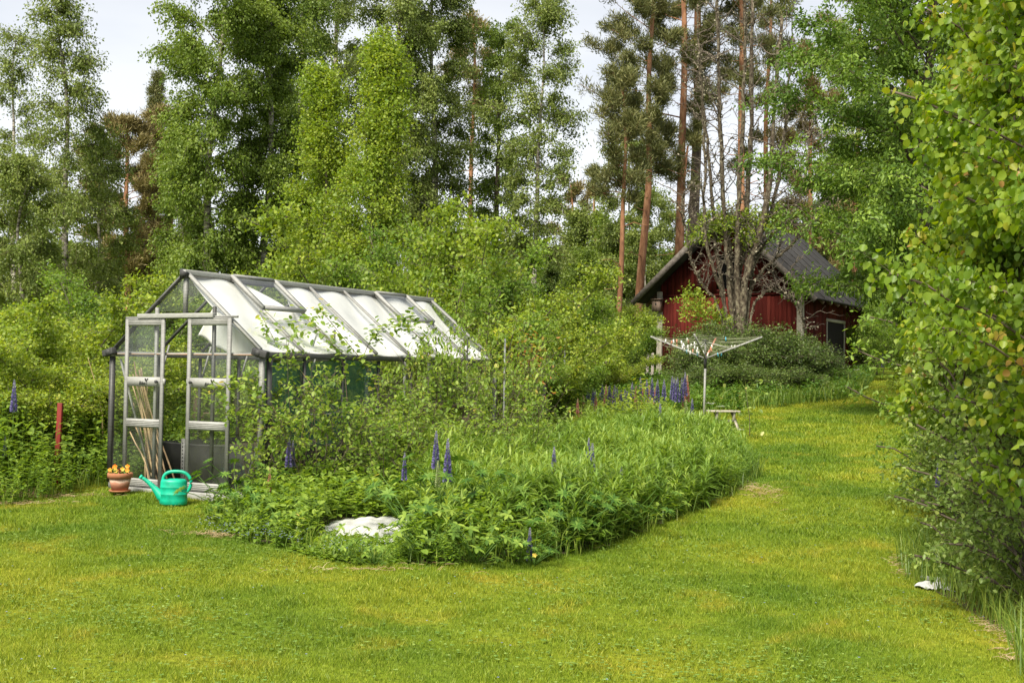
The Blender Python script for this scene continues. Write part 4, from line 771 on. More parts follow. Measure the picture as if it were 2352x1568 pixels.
for px, Y, top, rp_, sd, lb in ((470, 30, -330, 125, 121, 'large dense birch left of centre, its crown broadest and nearest the sky gap'), (590, 31, -300, 105, 122, 'dense birch directly right of the broadest birch'), (410, 33, 330, 75, 126, 'lower birch crown at the left foot of the broadest birch')):
    tr('birch_tree', px, Y, top, lb, 'birch', rp_, sd, c0=.1, nl=130 if top < 0 else 44, tw=14, lpt=24, L=.125, jit=.13, twl=.75, tr=.125 if top < 0 else .08, bend=.5, lumpy=.25, **BI)
tr('birch_tree', 668, 36, -380, 'birch with bare dark trunk above the greenhouse, left of the yellow green aspen', 'birch', 85, 123, c0=.22, nl=85, tw=13, lpt=20, L=.13, jit=.12, twl=.9, tr=.2, bend=.3, **BI)
tr('birch_tree', 740, 42, -330, 'drooping birch behind the yellow green aspen', 'birch', 85, 124, c0=.2, nl=70, tw=13, lpt=20, L=.15, jit=.12, twl=1.0, tr=.16, **{**BI, 'lm': 'birch_dull'})
tr('birch_tree', 895, 38, -330, 'tall grey green birch rising right behind the yellow green aspen', 'birch', 105, 125, c0=.22, nl=90, tw=14, lpt=22, L=.14, jit=.12, twl=1.0, tr=.18, hang=.6, **{**{k: v for k, v in BI.items() if k != 'hang'}, 'lm': 'birch_dull'})
tr('birch_tree', 990, 40, -190, 'drooping birch whose crown ends at the sky gap by the thin pine', 'birch', 95, 127, c0=.3, nl=90, tw=14, lpt=20, L=.14, jit=.12, twl=1.0, tr=.16, hang=.6, **{**{k: v for k, v in BI.items() if k != 'hang'}, 'lm': 'birch_dull'})
AS = dict(lm='birch_bright', bm='twig_grey', lbm='twig_grey', hang=.1, down=.4, flat=.2)
tr('aspen_tree', 838, 25, 88, 'tall yellow green aspen with pointed top over the greenhouse', 'aspen', 128, 131, c0=.06, nl=95, tw=14, lpt=36, L=.06, wr=.85, jit=.1, twl=.5, tr=.08, bend=.35, e0=.7, e1=.35, pf=lambda t: max(.1, 1.05 - t ** 2.2 * .95) * (.8 + .2 * math.sin(t * 17)), **AS)
tr('aspen_tree', 752, 26, 165, 'yellow green aspen with rounded top, left of the pointed one', 'aspen', 105, 132, c0=.06, nl=75, tw=14, lpt=36, L=.06, wr=.85, jit=.1, twl=.5, tr=.07, e0=.7, e1=.35, pf=lambda t: max(.1, 1.05 - t ** 2.5 * .9), **AS)
tr('pine_tree', 1068, 50, 52, 'thin tall pine with small dark crown in the central sky gap', 'pine', 71, 114, c0=.74, nl=22, lpt=26, L=.28, tr=.15, stubs=8, **{**PN, 'lm': 'needle_brown'})
tr('birch_tree', 1222, 38, 8, 'open crowned birch with dark trunk standing alone right of centre', 'birch', 100, 128, c0=.34, nl=62, tw=12, lpt=16, L=.135, jit=.12, twl=.9, tr=.12, bend=.25, lumpy=.3, **{**BI, 'lm': 'birch_dull'}, pf=lambda t: (.55 + t if t < .4 else .95 - .6 * ((t - .4) / .6) ** 2))
tr('birch_tree', 1140, 42, 75, 'birch with leafy trunk just left of the lone open birch', 'birch', 62, 129, c0=.12, nl=75, tw=10, lpt=16, L=.15, jit=.13, twl=.8, tr=.16, bend=.2, **{**BI, 'bm': 'wood_bark'}, pf=lambda t: .55 + .5 * t if t < .85 else .6)
tr('pine_tree', 1302, 70, 418, 'small distant pine right of the lone birch', 'pine', 55, 115, c0=.4, nl=26, lpt=24, L=.36, tr=.14, **{**PN, 'lm': 'needle_brown'})
tr('pine_tree', 1368, 76, 392, 'distant pine with ragged crown left of the slim orange trunk', 'pine', 63, 116, c0=.35, nl=30, lpt=24, L=.36, tr=.16, **PN)
tr('birch_tree', 1442, 62, 330, 'pale drooping birch behind the orange pine trunks', 'birch', 70, 133, c0=.15, nl=50, tw=12, lpt=16, L=.2, jit=.15, twl=1.1, tr=.12, **{**BI, 'lm': 'birch_dull'})
tr('birch_tree', 1512, 66, 455, 'low pale birch between the leaning pine trunks', 'birch', 60, 134, c0=.12, nl=40, tw=12, lpt=16, L=.2, jit=.15, twl=1.1, tr=.1, **{**BI, 'lm': 'birch_dull'})
# pine stand
br = lambda a, b: (a, b)
tr('pine_tree', 1415, 45, 175, 'slim orange pine trunk, leftmost of the tall pine stand', 'pine', 78, 117, c0=.58, nl=34, lpt=30, L=.26, tr=.13, stubs=6, bias=(.35, math.pi), lean=(.15, 0), **PN)
tr('pine_tree', 1458, 48, -60, 'leaning orange pine with dense crown, second in the pine stand', 'pine', 121, 118, c0=.5, nl=60, lpt=40, L=.27, tr=.2, stubs=9, bias=(.45, math.pi), lean=(.6, 0), **{**PN, 'bend': .4})
tr('pine_tree', 1550, 50, -210, 'tallest straight orange pine with long limbs reaching left', 'pine', 191, 119, c0=.5, nl=62, lpt=40, L=.27, tr=.235, stubs=14, bias=(.6, math.pi), lean=(.3, 0), bark_split=.22, **{**PN, 'umin': .5})
tr('pine_tree', 1585, 52, -260, 'thick dark barked pine beside the tallest orange pine', 'pine', 139, 120, c0=.6, nl=40, lpt=34, L=.27, tr=.3, stubs=22, lean=(.1, 0), bark_split=.55, **{**PN, 'umin': .5})
tr('pine_tree', 1524, 50, 330, 'thin slanting pine trunk behind the tallest orange pine', 'pine', 46, 141, c0=.8, nl=10, lpt=20, L=.27, tr=.15, stubs=8, lean=(.75, 0), bark_split=.35, **PN)
tr('pine_tree', 1697, 50, -150, 'reddish pine trunk behind the dead lichen covered tree', 'pine', 104, 142, c0=.6, nl=34, lpt=30, L=.28, tr=.2, stubs=16, **PN)
tr('pine_tree', 1760, 56, -80, 'pine trunk seen through twigs right of the reddish pine', 'pine', 116, 143, c0=.45, nl=40, lpt=30, L=.3, tr=.17, stubs=16, **PN)
tr('pine_tree', 1850, 55, 120, 'dark pine behind the barn roof, mostly hidden by green boughs', 'pine', 109, 144, c0=.3, nl=45, lpt=34, L=.3, tr=.17, **{**PN, 'lm': 'needle_brown'})
tr('pine_tree', 1960, 58, -60, 'brown pine crown glimpsed behind the bird cherry', 'pine', 127, 145, c0=.25, nl=50, lpt=34, L=.3, tr=.17, **{**PN, 'lm': 'needle_brown'})
# distant trees that close the view below the sky
rng = np.random.default_rng(77)
def far_proto(nm, seed, lm, H, r, pf, **k):
    root = empty(nm, (0, 0, 0)); tree(root, seed, H, prof=lambda t: r * pf(t), lm=lm, **k); root['used'] = 0; return root
fp = [far_proto('distant_tree', 201, 'birch_dull', 8, 1.9, lambda t: .9 - .6 * t * t, c0=.06, nl=46, tw=12, lpt=16, L=.24, jit=.2, twl=1, tr=.1, hang=.3, down=.4),
      far_proto('distant_tree', 202, 'birch', 8, 1.7, lambda t: .9 - .6 * t * t, c0=.06, nl=46, tw=12, lpt=16, L=.24, jit=.2, twl=1, tr=.1, hang=.2, down=.3),
      far_proto('distant_spruce', 203, 'juniper', 9, 1.8, taper, c0=.05, nl=60, tw=11, lpt=22, L=.26, jit=.15, twl=.7, tr=.1, tm='diam', wr=.3, e0=-.05, e1=-.1)]
far_spots = [(-60, 56, 560, 1), (40, 60, 585, 0), (150, 52, 590, 1), (245, 62, 570, 2), (330, 56, 610, 0), (430, 60, 560, 1), (520, 55, 590, 0), (610, 60, 600, 2), (700, 62, 600, 0), (790, 58, 540, 1), (880, 60, 520, 2), (960, 54, 560, 0), (1045, 60, 560, 1), (1105, 64, 545, 2), (1180, 58, 570, 0), (1262, 60, 585, 2), (1330, 58, 590, 1), (1350, 66, 500, 0), (1400, 64, 520, 1), (1480, 58, 545, 0), (1535, 60, 590, 1), (1600, 64, 500, 2), (1650, 60, 570, 0), (1740, 66, 540, 1), (1830, 66, 480, 0), (1900, 64, 430, 2), (1980, 60, 400, 1), (2060, 62, 380, 0), (2150, 58, 400, 1), (2240, 60, 420, 2), (2330, 56, 440, 0), (2080, 52, 560, 1), (2000, 54, 640, 2)]
for i, (px, Y, top, k) in enumerate(far_spots):
    P = place(px, Y); H = float(at(px, top, Y)[2] - P[2]); s = H / (8, 8, 9)[k]
    side = 'behind the left birches' if px < 300 else 'behind the central birches' if px < 1200 else 'behind the pine stand' if px < 1700 else 'behind the barn and bird cherry'
    put(fp[k], *P, s * 1.0, rng.random() * 6, ('dull green', 'fresh green', 'dark')[k] + (' leafy tree far off ' if k < 2 else ' spruce far off ') + side, 'tree' if k < 2 else 'spruce', 'distant trees ' + side)
# solid far woodland edge
def wood():
    r = np.random.default_rng(9); n = 70000; a = r.uniform(-1.05, 1.05, n); x = 110 * a; y = 84 + r.uniform(0, 16, n); h = r.uniform(0, 1, n) ** .8 * (7.5 + 2 * np.sin(x * .35) + 1.4 * np.sin(x * .9 + 1))
    C = np.stack([x, y, g(x, y) + h], -1); return leaf_mesh('woodland', C, rdir(r, n), rdir(r, n), .9, .7, 'diam', M['birch'], None, r)
tag(wood(), 'far green woodland edge closing the view between trunks', 'woodland', kind='stuff')
# ------------------------------------------------------------------ the dead lichened tree before the barn
dx_, dy_ = place(1695, 38.3)[:2]; dz_ = float(g(dx_, dy_)); lt = empty('lichen_tree', (dx_, dy_, dz_), 0, 'many stemmed half dead tree crusted with grey lichen before the barn', 'tree')
rng = np.random.default_rng(21)
def pxs(l, Y=38.3): return [at(a, b, Y) - np.array([dx_, dy_, dz_]) for a, b in l]
stems = [([(1690, 750), (1675, 680), (1668, 590), (1662, 490), (1655, 380), (1650, 220), (1648, 60), (1646, -60)], .10), ([(1697, 750), (1690, 690), (1700, 620), (1716, 560), (1722, 480), (1736, 330), (1738, 150), (1745, -20)], .13), ([(1705, 750), (1706, 690), (1722, 620), (1745, 540), (1765, 460), (1772, 340), (1776, 200), (1790, 60)], .12), ([(1684, 750), (1668, 650), (1650, 560), (1648, 440), (1640, 300), (1634, 160), (1625, 0), (1620, -80)], .07), ([(1680, 750), (1650, 690), (1618, 640), (1605, 560), (1602, 440), (1600, 320), (1590, 200), (1580, 120)], .06), ([(1676, 750), (1640, 700), (1590, 660), (1575, 600), (1568, 540), (1560, 500), (1556, 470), (1560, 440)], .045), ([(1700, 750), (1690, 650), (1688, 560), (1690, 450), (1700, 300), (1704, 160), (1700, 40), (1705, -60)], .09), ([(1708, 750), (1720, 690), (1760, 630), (1800, 590), (1835, 560), (1870, 530), (1900, 500), (1925, 480)], .055), ([(1710, 750), (1740, 700), (1775, 670), (1800, 665), (1830, 680), (1850, 710), (1860, 740), (1865, 760)], .035), ([(1700, 750), (1712, 640), (1740, 570), (1775, 500), (1800, 400), (1812, 300), (1818, 200), (1830, 90)], .08), ([(1690, 750), (1640, 640), (1622, 540), (1628, 420), (1618, 300), (1605, 200), (1600, 90), (1596, 0)], .06), ([(1702, 750), (1730, 650), (1765, 570), (1808, 520), (1850, 470), (1870, 400), (1880, 330), (1890, 260)], .05)]
SP = []
for l, r_ in stems:
    P = np.array(pxs(l)); P[0, 2] = -.1; P[:, 1] += np.linspace(0, 1, len(P)) * rng.uniform(-1.2, .8); P[0, :2] = P[0, :2] * .5 + rng.normal(size=2) * .05; P[1:3, 0] *= .8; P[:, 0] *= .9
    Q, _ = lerp_poly(P[None], np.linspace(0, 1, 30)[None]); Q = Q[0]
    for _ in range(2): Q[1:-1] = (Q[:-2] + 2 * Q[1:-1] + Q[2:]) / 4
    Q[1:] += rng.normal(size=(29, 3)) * .02; SP.append((Q, r_))
for k_, (Q, r_) in enumerate(SP):
    V, F = tubes(Q, 1.12 * np.linspace(r_, r_ * .35, 30) * (1 + .12 * rng.normal(size=30)), 8); mesh('stem', V, F, M['lichen_bark'], lt, smooth=True)
A = np.array([q for q, _ in SP]); n1 = len(A)
u = rng.random((n1, 22)) * .75 + .25; tp, tt = lerp_poly(A, u); tp = tp.reshape(-1, 3); n = len(tp)
Q = grow(rng, tp, rng.random(n) * 6.28, rng.uniform(.2, 1.3, n), rng.uniform(0, 1.2, n), rng.uniform(.4, 1.7, n), 7, .22)
mb = MB(); V, F = tubes(Q, np.broadcast_to(np.linspace(.022, .006, 7), (n, 7)), 4); mb.add(V, F)
tp, tt = lerp_poly(Q, rng.random((n, 5))); tp = tp.reshape(-1, 3); n2 = len(tp)
Q2 = grow(rng, tp, rng.random(n2) * 6.28, rng.uniform(-.5, 1.2, n2), rng.uniform(-.6, 1, n2), rng.uniform(.15, .7, n2), 5, .25); V, F = tubes(Q2, np.broadcast_to(np.linspace(.009, .004, 5), (n2, 5)), 3); mb.add(V, F)
mb.build('twigs', M['twig_grey'], lt)
C, T_ = lerp_poly(A, rng.random((n1, 420)) ** 1.1); rad = np.array([r_ for _, r_ in SP])[:, None, None]; C = (C + rdir(rng, n1 * 420).reshape(n1, 420, 3) * rad * .95).reshape(-1, 3)
C2, _ = lerp_poly(Q, rng.random((n, 14))); C2 = C2.reshape(-1, 3) + rng.normal(size=(n * 14, 3)) * .012; C = np.concatenate([C, C2])
leaf_mesh('lichen', C, rdir(rng, len(C)), rdir(rng, len(C)), rng.uniform(.035, .08, len(C)), .9, 'oval', M['lichen'], lt, rng)
fr_ = np.array(pxs([(a, b) for a, b in ((1590, 690), (1605, 720), (1640, 735), (1655, 505), (1690, 500), (1710, 515), (1745, 510), (1640, 520), (1620, 545), (1765, 500), (1725, 545))]))
c = fr_[rng.integers(0, len(fr_), 400)] + rng.normal(size=(400, 3)) * [.3, .3, .2]; C = np.repeat(c, 11, 0) + rng.normal(size=(4400, 3)) * .08
leaf_mesh('fresh_leaves', C, rdir(rng, 4400) + [0, 0, .2], rdir(rng, 4400), .1, .5, 'oval', M['birch_bright'], lt, rng)
# ------------------------------------------------------------------ bird cherry on the right
CH = dict(lm='cherry', bm='wood_bark', lbm='wood_bark', tm='oval', wr=.45, hang=.25, down=.5, flat=.3, jit=.09)
tr('bird_cherry_tree', 2120, 25, -260, 'huge dark green bird cherry spreading over the barn from the right', 'bird cherry', 415, 151, c0=.2, nl=104, tw=26, lpt=50, L=.095, twl=.75, tr=.22, e0=.5, e1=.05, lumpy=.15, pf=lambda t: .75 + .35 * t if t < .5 else 1.0 - .5 * ((t - .5) / .5) ** 2, **CH)
tr('bird_cherry_tree', 2130, 32, 330, 'lower bird cherry whose fresh boughs droop before the barn roof', 'bird cherry', 280, 152, c0=.5, nl=64, tw=20, lpt=34, L=.1, twl=.7, tr=.13, e0=.5, e1=.15, lumpy=.1, bias=(.35, math.pi), pf=lambda t: 1.0 - .25 * t, **{**CH, 'lm': 'shrub2'})
tr('bird_cherry_tree', 2260, 30, -100, 'dark bird cherry behind the round leaved aspens', 'bird cherry', 300, 153, c0=.08, nl=60, tw=18, lpt=26, L=.14, twl=.8, tr=.16, **CH)
# long bare limb
P = np.array([at(*q, 27) for q in ((2060, 455), (2000, 440), (1960, 455), (1900, 480), (1850, 500), (1800, 530), (1740, 555), (1700, 570))]); Q, _ = lerp_poly(P[None], np.linspace(0, 1, 24)[None]); Q = Q[0]; Q[1:-1] = (Q[:-2] + 2 * Q[1:-1] + Q[2:]) / 4
P = np.concatenate([[at(2120, 500, 25.5)], P])
# ------------------------------------------------------------------ shrubs
bp = {}
def proto(k, *a, **kw): bp[k] = bush_proto(*a, **kw)
proto('a', 'leafy_shrub', 301, 3.2, 1.05, 8, 'shrub', nl=18, tw=9, lpt=24, L=.058, wr=.75, jit=.06, rs=.018)
proto('b', 'leafy_shrub', 302, 3.2, 1.15, 9, 'shrub2', nl=18, tw=9, lpt=24, L=.058, wr=.6, jit=.06, rs=.018)
proto('c', 'leafy_shrub', 303, 3.2, .95, 7, 'birch_bright', nl=18, tw=9, lpt=24, L=.058, wr=.8, jit=.06, rs=.016)
proto('d', 'leafy_shrub', 304, 3.0, 1.3, 12, 'shrub', nl=16, tw=9, lpt=22, L=.06, wr=.7, jit=.07, rs=.016, spread=.7)
shr = [('a', 70, 17.5, 600, 'bright shrub with upright top at the left edge, before the birch'), ('c', -20, 15.5, 640, 'bright yellow green shrub cut by the left photo edge'), ('d', 140, 16, 690, 'broad bright shrub midway between the left edge and greenhouse'), ('b', 275, 20, 590, 'fresh green shrub rising above the left greenhouse gable'), ('a', 205, 15.6, 730, 'leafy shrub touching the left greenhouse post'), ('d', 20, 14.6, 770, 'low wide shrub at the left behind the purple lupin'), ('b', 330, 22, 660, 'green shrub seen over the left slope of the greenhouse'), ('d', 350, 19, 760, 'shrub seen through the greenhouse panes'), ('c', 430, 24, 680, 'shrub behind the greenhouse ridge end'),
 ('c', 510, 26, 590, 'small bright shrub behind the ridge, left of the bare birch trunk'), ('a', 608, 22, 575, 'bright shrub poking above the greenhouse roof before the birch trunk'), ('b', 520, 20, 720, 'shrub seen through the far glass of the greenhouse'), ('d', 690, 24, 640, 'yellow green shrub over the middle of the greenhouse roof'), ('b', 760, 22, 590, 'leafy shrub over the roof below the rounded aspen'), ('a', 830, 21, 560, 'shrub under the pointed aspen'), ('c', 900, 22, 400, 'tall yellow green sapling clump right of the pointed aspen'), ('b', 980, 23, 450, 'fresh green sapling clump behind the far greenhouse end'), ('c', 1050, 22, 440, 'tall yellowish sapling clump above the far greenhouse corner'), ('a', 1120, 24, 510, 'sapling clump at the foot of the lone birch'), ('b', 1010, 20, 600, 'dense green shrub directly behind the far greenhouse gable'), ('d', 930, 20, 640, 'broad shrub behind the far roof vent'), ('a', 1090, 20, 640, 'yellow green shrub right of the far greenhouse gable'), ('d', 1170, 22, 640, 'broad shrub right of the greenhouse, below the lone birch'), ('b', 1195, 27, 570, 'fresh shrub behind the short metal pole'), ('c', 1260, 31, 620, 'yellow green sapling behind the tall metal pole'), ('a', 1330, 35, 680, 'sapling clump halfway between greenhouse and barn'), ('b', 1400, 37, 690, 'fresh shrub left of the barn eave below the slim orange pine'), ('d', 1290, 32, 740, 'broad low shrub behind the two metal poles'), ('d', 1375, 34.5, 780, 'broad low shrub left of the picket fence'), ('a', 1430, 46, 690, 'leafy shrub touching the barn eave'), ('b', 1430, 38, 780, 'green shrub just left of the pickets'), ('b', 1220, 22, 770, 'green shrub low between greenhouse and metal poles'), ('a', 1500, 47, 640, 'shrub behind the left barn wall'),
 ('b', 2010, 46, 640, 'green shrub right behind the barn'), ('b', 2080, 42, 680, 'dark green shrub at the end of the lawn path'), ('a', 2160, 34, 700, 'shrub on the right beyond the lawn path'), ('b', 2250, 24, 640, 'green shrub behind the right hand thicket'), ('a', 2140, 24, 800, 'leafy shrub at the right edge of the lawn path'), ('b', 2330, 18, 700, 'green shrub low behind the aspens at the right edge')]
rng = np.random.default_rng(31)
for k, px, Y, top, lb in shr:
    P = place(px, Y); H = float(at(px, top, Y)[2] - P[2]); s = H / (3.15 if k == 'd' else 3.35)
    put(bp[k], P[0], P[1], P[2], max(.55, min(1.25, s ** .6)), rng.random() * 6, lb, 'shrub', 'shrubs round the garden edge', sz=s)
# dark spreading shrubs before the barn
proto('j', 'dark_shrub', 311, 1.7, 1.5, 26, 'juniper', nl=12, tw=8, lpt=16, L=.075, wr=.45, jit=.06, rs=.014, spread=1.0, e0=.6, e1=.1, twl=.4)
for px, Y, top, s, lb in ((1640, 35, 800, .85, 'dark spreading shrub before the left barn corner post'), (1665, 36, 775, 1.15, 'dark shrub beneath the lichen covered tree'), (1745, 36, 785, 1.2, 'dark shrub right of the dryer, before the barn boards'), (1815, 37, 805, 1.0, 'dark shrub before the right barn corner post'), (1880, 38.5, 856, .85, 'dark shrub below the barn door'), (1700, 33, 850, 1.1, 'low dark shrub behind the garden bench'), (1780, 34, 862, 1.0, 'low dark shrub at the edge of the lawn before the barn'), (1650, 33, 868, .85, 'low dark shrub behind the dryer pole')):
    P = place(px, Y); H = float(at(px, top, Y)[2] - P[2]); put(bp['j'], *P, s, rng.random() * 6, lb, 'shrub', 'dark shrubs before the barn', sz=H / 1.35)
# raspberry canes by the greenhouse wall
proto('r', 'raspberry_bush', 321, 1.85, .38, 6, 'rasp', bm='wood_bark', nl=12, tw=2, lpt=6, L=.055, wr=.72, tm='oval', jit=.035, flat=.75, e0=.7, e1=.1, rs=.006, twl=.16, spread=.3, down=.35)
proto('r2', 'raspberry_bush', 322, 1.7, .42, 7, 'rasp', bm='wood_bark', nl=12, tw=2, lpt=6, L=.058, wr=.75, tm='oval', jit=.04, flat=.75, e0=.7, e1=.1, rs=.006, twl=.16, spread=.35, down=.35)
def gsd(s, d): p = ghw(HW + d, s, 0); return p[0], p[1], float(g(p[0], p[1]))
ras = [(.15, .35, 1.7), (.0, .75, 1.45), (.55, .7, 1.25), (.9, .9, 1.1), (1.3, .8, 1.15), (1.0, 1.4, 1.1), (1.9, .8, 1.3), (1.6, 1.4, 1.1), (2.2, .5, 1.8), (2.5, 1.0, 1.7), (2.9, .5, 2.15), (3.3, .9, 1.8), (3.7, .45, 2.1), (4.2, .8, 1.8), (4.8, .6, 1.9), (5.2, .3, 1.5), (5.6, .2, 1.7), (2.0, 1.7, 1.1), (.3, 1.35, 1.1), (3.0, 1.5, 1.0), (-.25, .15, 1.35)]
rl = 'raspberry bush against the green netting|raspberry bush beside the right sliding door|raspberry bush at the right front corner of the greenhouse|tall raspberry bush hiding the downpipe|raspberry bush before the second roof bar|raspberry bush in front of the green netting, set forward|tall raspberry bush below the open roof vent|mid height raspberry bush one metre out from the wall|raspberry bush reaching over the eave by the dark stake|raspberry bush behind the curved fallen cane|raspberry bush reaching highest on the white roof|raspberry bush left of the brown rail|raspberry bush behind the brown rail|raspberry bush before the far roof vent|raspberry bush at the far greenhouse end by the grey stake|raspberry bush just past the far greenhouse corner|raspberry bush behind the far greenhouse corner|low raspberry bush above the palmate leaves mid bed|low raspberry bush behind the white tarpaulin|low raspberry bush before the brown rail|raspberry bush growing over the right sliding door'.split('|')
for i, (s, d, h) in enumerate(ras):
    x, y, z = gsd(s, d); put(bp['r' if i % 2 else 'r2'], x, y, z, .7 + .25 * rng.random(), rng.random() * 6, rl[i], 'raspberry bush', 'raspberry bushes along the greenhouse', sz=h / 1.6)
# long arching canes over the roof
def arch(pts, Y, label, seed, L_=.075, n=150, rad=.006, lm='rasp', jit=.035, name='raspberry_cane'):
    r = np.random.default_rng(seed); P = np.array([at(*p[:2], p[2] if len(p) > 2 else Y) for p in pts]); o = P[0].copy(); o[2] = float(g(o[0], o[1])); 
    if P[0][2] - o[2] > .3: pass
    root = empty(name, o, 0, label, 'raspberry cane' if name == 'raspberry_cane' else 'sapling'); Q, _ = lerp_poly((P - o)[None], np.linspace(0, 1, 28)[None]); Q = Q[0]
    for _ in range(3): Q[1:-1] = (Q[:-2] + 2 * Q[1:-1] + Q[2:]) / 4
    V, F = tubes(Q, np.linspace(rad, rad * .35, 28), 5); mesh('stem', V, F, M['wood_bark'], root)
    c, t = lerp_poly(Q[None], (.12 + .88 * r.random((1, n // 6)))); c = np.repeat(c[0], 6, 0) + r.normal(size=(n // 6 * 6, 3)) * jit * 1.6
    U = rdir(r, len(c)) * [1, 1, .4] + [0, 0, -.2]; leaf_mesh('leaves', c, U, rdir(r, len(c)) * .35 + [0, 0, .7], L_ * r.uniform(.5, 1.2, len(c)), .7, 'oval', M[lm], root, r)
arch([(700, 930), (650, 830), (625, 770), (595, 715)], 13.3, 'leafy raspberry cane arching over the first white roof panels', 1, n=130)
arch([(800, 950), (790, 830), (750, 770), (700, 740), (640, 735)], 13.8, 'leafy raspberry cane bending left low over the white roof', 2, n=150)
arch([(880, 960), (860, 860), (800, 790), (740, 715), (720, 712)], 14.2, 'long raspberry cane rising left across the middle of the white roof', 3, n=170)
arch([(905, 960), (830, 830), (850, 780), (900, 740), (955, 725)], 14.4, 'raspberry cane arching right across the white roof', 4, n=170)
arch([(1000, 960), (1005, 850), (970, 780), (930, 745), (905, 745)], 14.8, 'raspberry cane curling left near the far roof vent', 5, n=150)
arch([(590, 1000), (600, 930), (575, 880), (520, 882), (480, 905)], 12.6, 'raspberry cane reaching left across the right sliding door', 6, n=150)
arch([(1148, 900), (1160, 840), (1175, 780), (1185, 725)], 17, 'slim sapling with reddish leaves just past the greenhouse end', 7, .09, 240, .012, 'shrub', .1, 'young_sapling')
arch([(1215, 900), (1212, 860), (1216, 820), (1222, 790)], 19, 'sapling with orange tinted leaves right of the greenhouse end', 8, .1, 220, .01, 'orangeleaf', .12, 'young_sapling')
arch([(1460, 1010), (1466, 960), (1462, 920), (1464, 885)], 20.5, 'small sapling with dark stem in the middle of the bed', 9, .08, 160, .008, 'shrub', .08, 'young_sapling')
arch([(1722, 1000), (1722, 960), (1716, 920), (1712, 890)], 21, 'small sapling with orange tip at the right edge of the bed', 10, .08, 130, .008, 'amel', .1, 'young_sapling')
for pts, Y, lb in (([(700, 1100), (665, 1020), (640, 960), (610, 900)], 12.9, 'pale dead stem slanting up from the bed by the sliding door'), ([(690, 960), (712, 880), (690, 850), (660, 820)], 13.4, 'bare forked dead twig before the green netting'), ([(240, 980), (225, 900), (210, 850), (202, 820)], 14.9, 'dead straw coloured stalk left of the greenhouse')):
    Q, _ = lerp_poly(np.array([at(*p, Y) for p in pts])[None], np.linspace(0, 1, 10)[None]); Q = Q[0]; Q[0, 2] = min(Q[0, 2], float(g(Q[0, 0], Q[0, 1]))) ; V, F = tubes(Q, np.linspace(.008, .003, 10), 5); tag(mesh('dead_stem', V, F, M['straw'], None, np.full(len(V), .5)), lb, 'dead stem')
P = np.array([at(*p, 13.0) for p in ((685, 948), (720, 952), (760, 950), (795, 940))]); V, F = tubes(lerp_poly(P[None], np.linspace(0, 1, 12)[None])[0][0], .006, 5); tag(mesh('fallen_cane', V, F, M['galv']), 'pale curved rod lying across the raspberries by the netting', 'rod')
# ------------------------------------------------------------------ bed of tall herbs
rng = np.random.default_rng(41)
def herb_field(name, x, y, h, m, label, seed, nlv=26, L=.14, wr=.17, tm='lance', up=.75, start=.12, sm='herb', stemr=.0035, kind='stuff', cat='herbs'):
    r = np.random.default_rng(seed); n = len(x); z = g(x, y); az = r.random(n) * 6.28; P = grow(r, np.stack([x, y, z - .02], -1), az, np.full(n, 1.52), np.full(n, 1.3), h, 5, .07)
    V, F = tubes(P, np.broadcast_to(np.linspace(stemr, stemr * .5, 5), (n, 5)), 3, False); mesh_o = MB().add(V, F)
    u = start + (1 - start) * (np.arange(nlv)[None] + r.random((n, nlv))) / nlv; C, T = lerp_poly(P, u); C = C.reshape(-1, 3); k = n * nlv
    a = r.random(k) * 6.28; el = up * (.3 + u.ravel() ** 2 * .9) + r.normal(size=k) * .25; U = np.stack([np.cos(a) * np.cos(el), np.sin(a) * np.cos(el), np.sin(el)], -1)
    Nn = np.stack([-np.cos(a) * np.sin(el), -np.sin(a) * np.sin(el), np.cos(el)], -1) + rdir(r, k) * .3
    ll = L * (1.15 - .55 * u.ravel() ** 3) * r.uniform(.7, 1.2, k) * np.repeat(np.clip(h / h.mean(), .6, 1.2), nlv)
    lv, lf, kk = leaves(C, U, Nn, ll, wr, tm); rv = np.repeat(np.clip(np.repeat(r.random(n), nlv) * .45 + .3 * r.random(k) + .25 * u.ravel(), 0, 1), kk)
    mesh_o.add(lv, lf); by = {}
    for f in mesh_o.F: by.setdefault(f.shape[1], []).append(f)
    return tag(mesh(name, np.concatenate(mesh_o.V), [np.concatenate(v) for v in by.values()], M[m], None, np.concatenate([np.full(len(V), .3), rv])), label, cat, kind=kind)
def pts_in(Pg, n, seed, fn=None, lim=None):
    r = np.random.default_rng(seed); lo, hi = Pg.min(0), Pg.max(0)
    if lim: lo = np.maximum(lo, lim[:2]); hi = np.minimum(hi, lim[2:])
    x = r.uniform(lo[0], hi[0], n); y = r.uniform(lo[1], hi[1], n); k = inside(x, y, Pg)
    if fn is not None: k &= fn(x, y)
    return x[k], y[k]
tarp_c = np.array(gpx(845, 1222))
notarp = lambda x, y: (((x - tarp_c[0]) / .44) ** 2 + ((y - tarp_c[1] - .02) / .36) ** 2 > 1) & ~((np.abs(x - tarp_c[0]) < .4) & (y < tarp_c[1]))
GR = np.array([(-.55, 9.75), (.11, 9.95), (.8, 10.65), (1.7, 12.2), (2.5, 13.75), (3.2, 15.9), (3.4, 18.5), (3.2, 20.3), (1.8, 21), (.5, 18), (-.4, 15), (-.9, 12.5), (-.7, 10.8)])
x, y = pts_in(GR, 5600, 42, lambda x, y: notarp(x, y) & ((y > 10.7 + .0 * x) | (x > .75) | (np.random.default_rng(0).random(len(x)) < .35))); ed = edge_dist(x, y, BED); h = (np.where(y > 14, .47, .56) + .14 * np.sin(x * 1.9) * np.sin(y * 1.3)) * np.random.default_rng(1).uniform(.7, 1.15, len(x)) * np.clip(.55 + ed * 1.2, .4, 1.08)
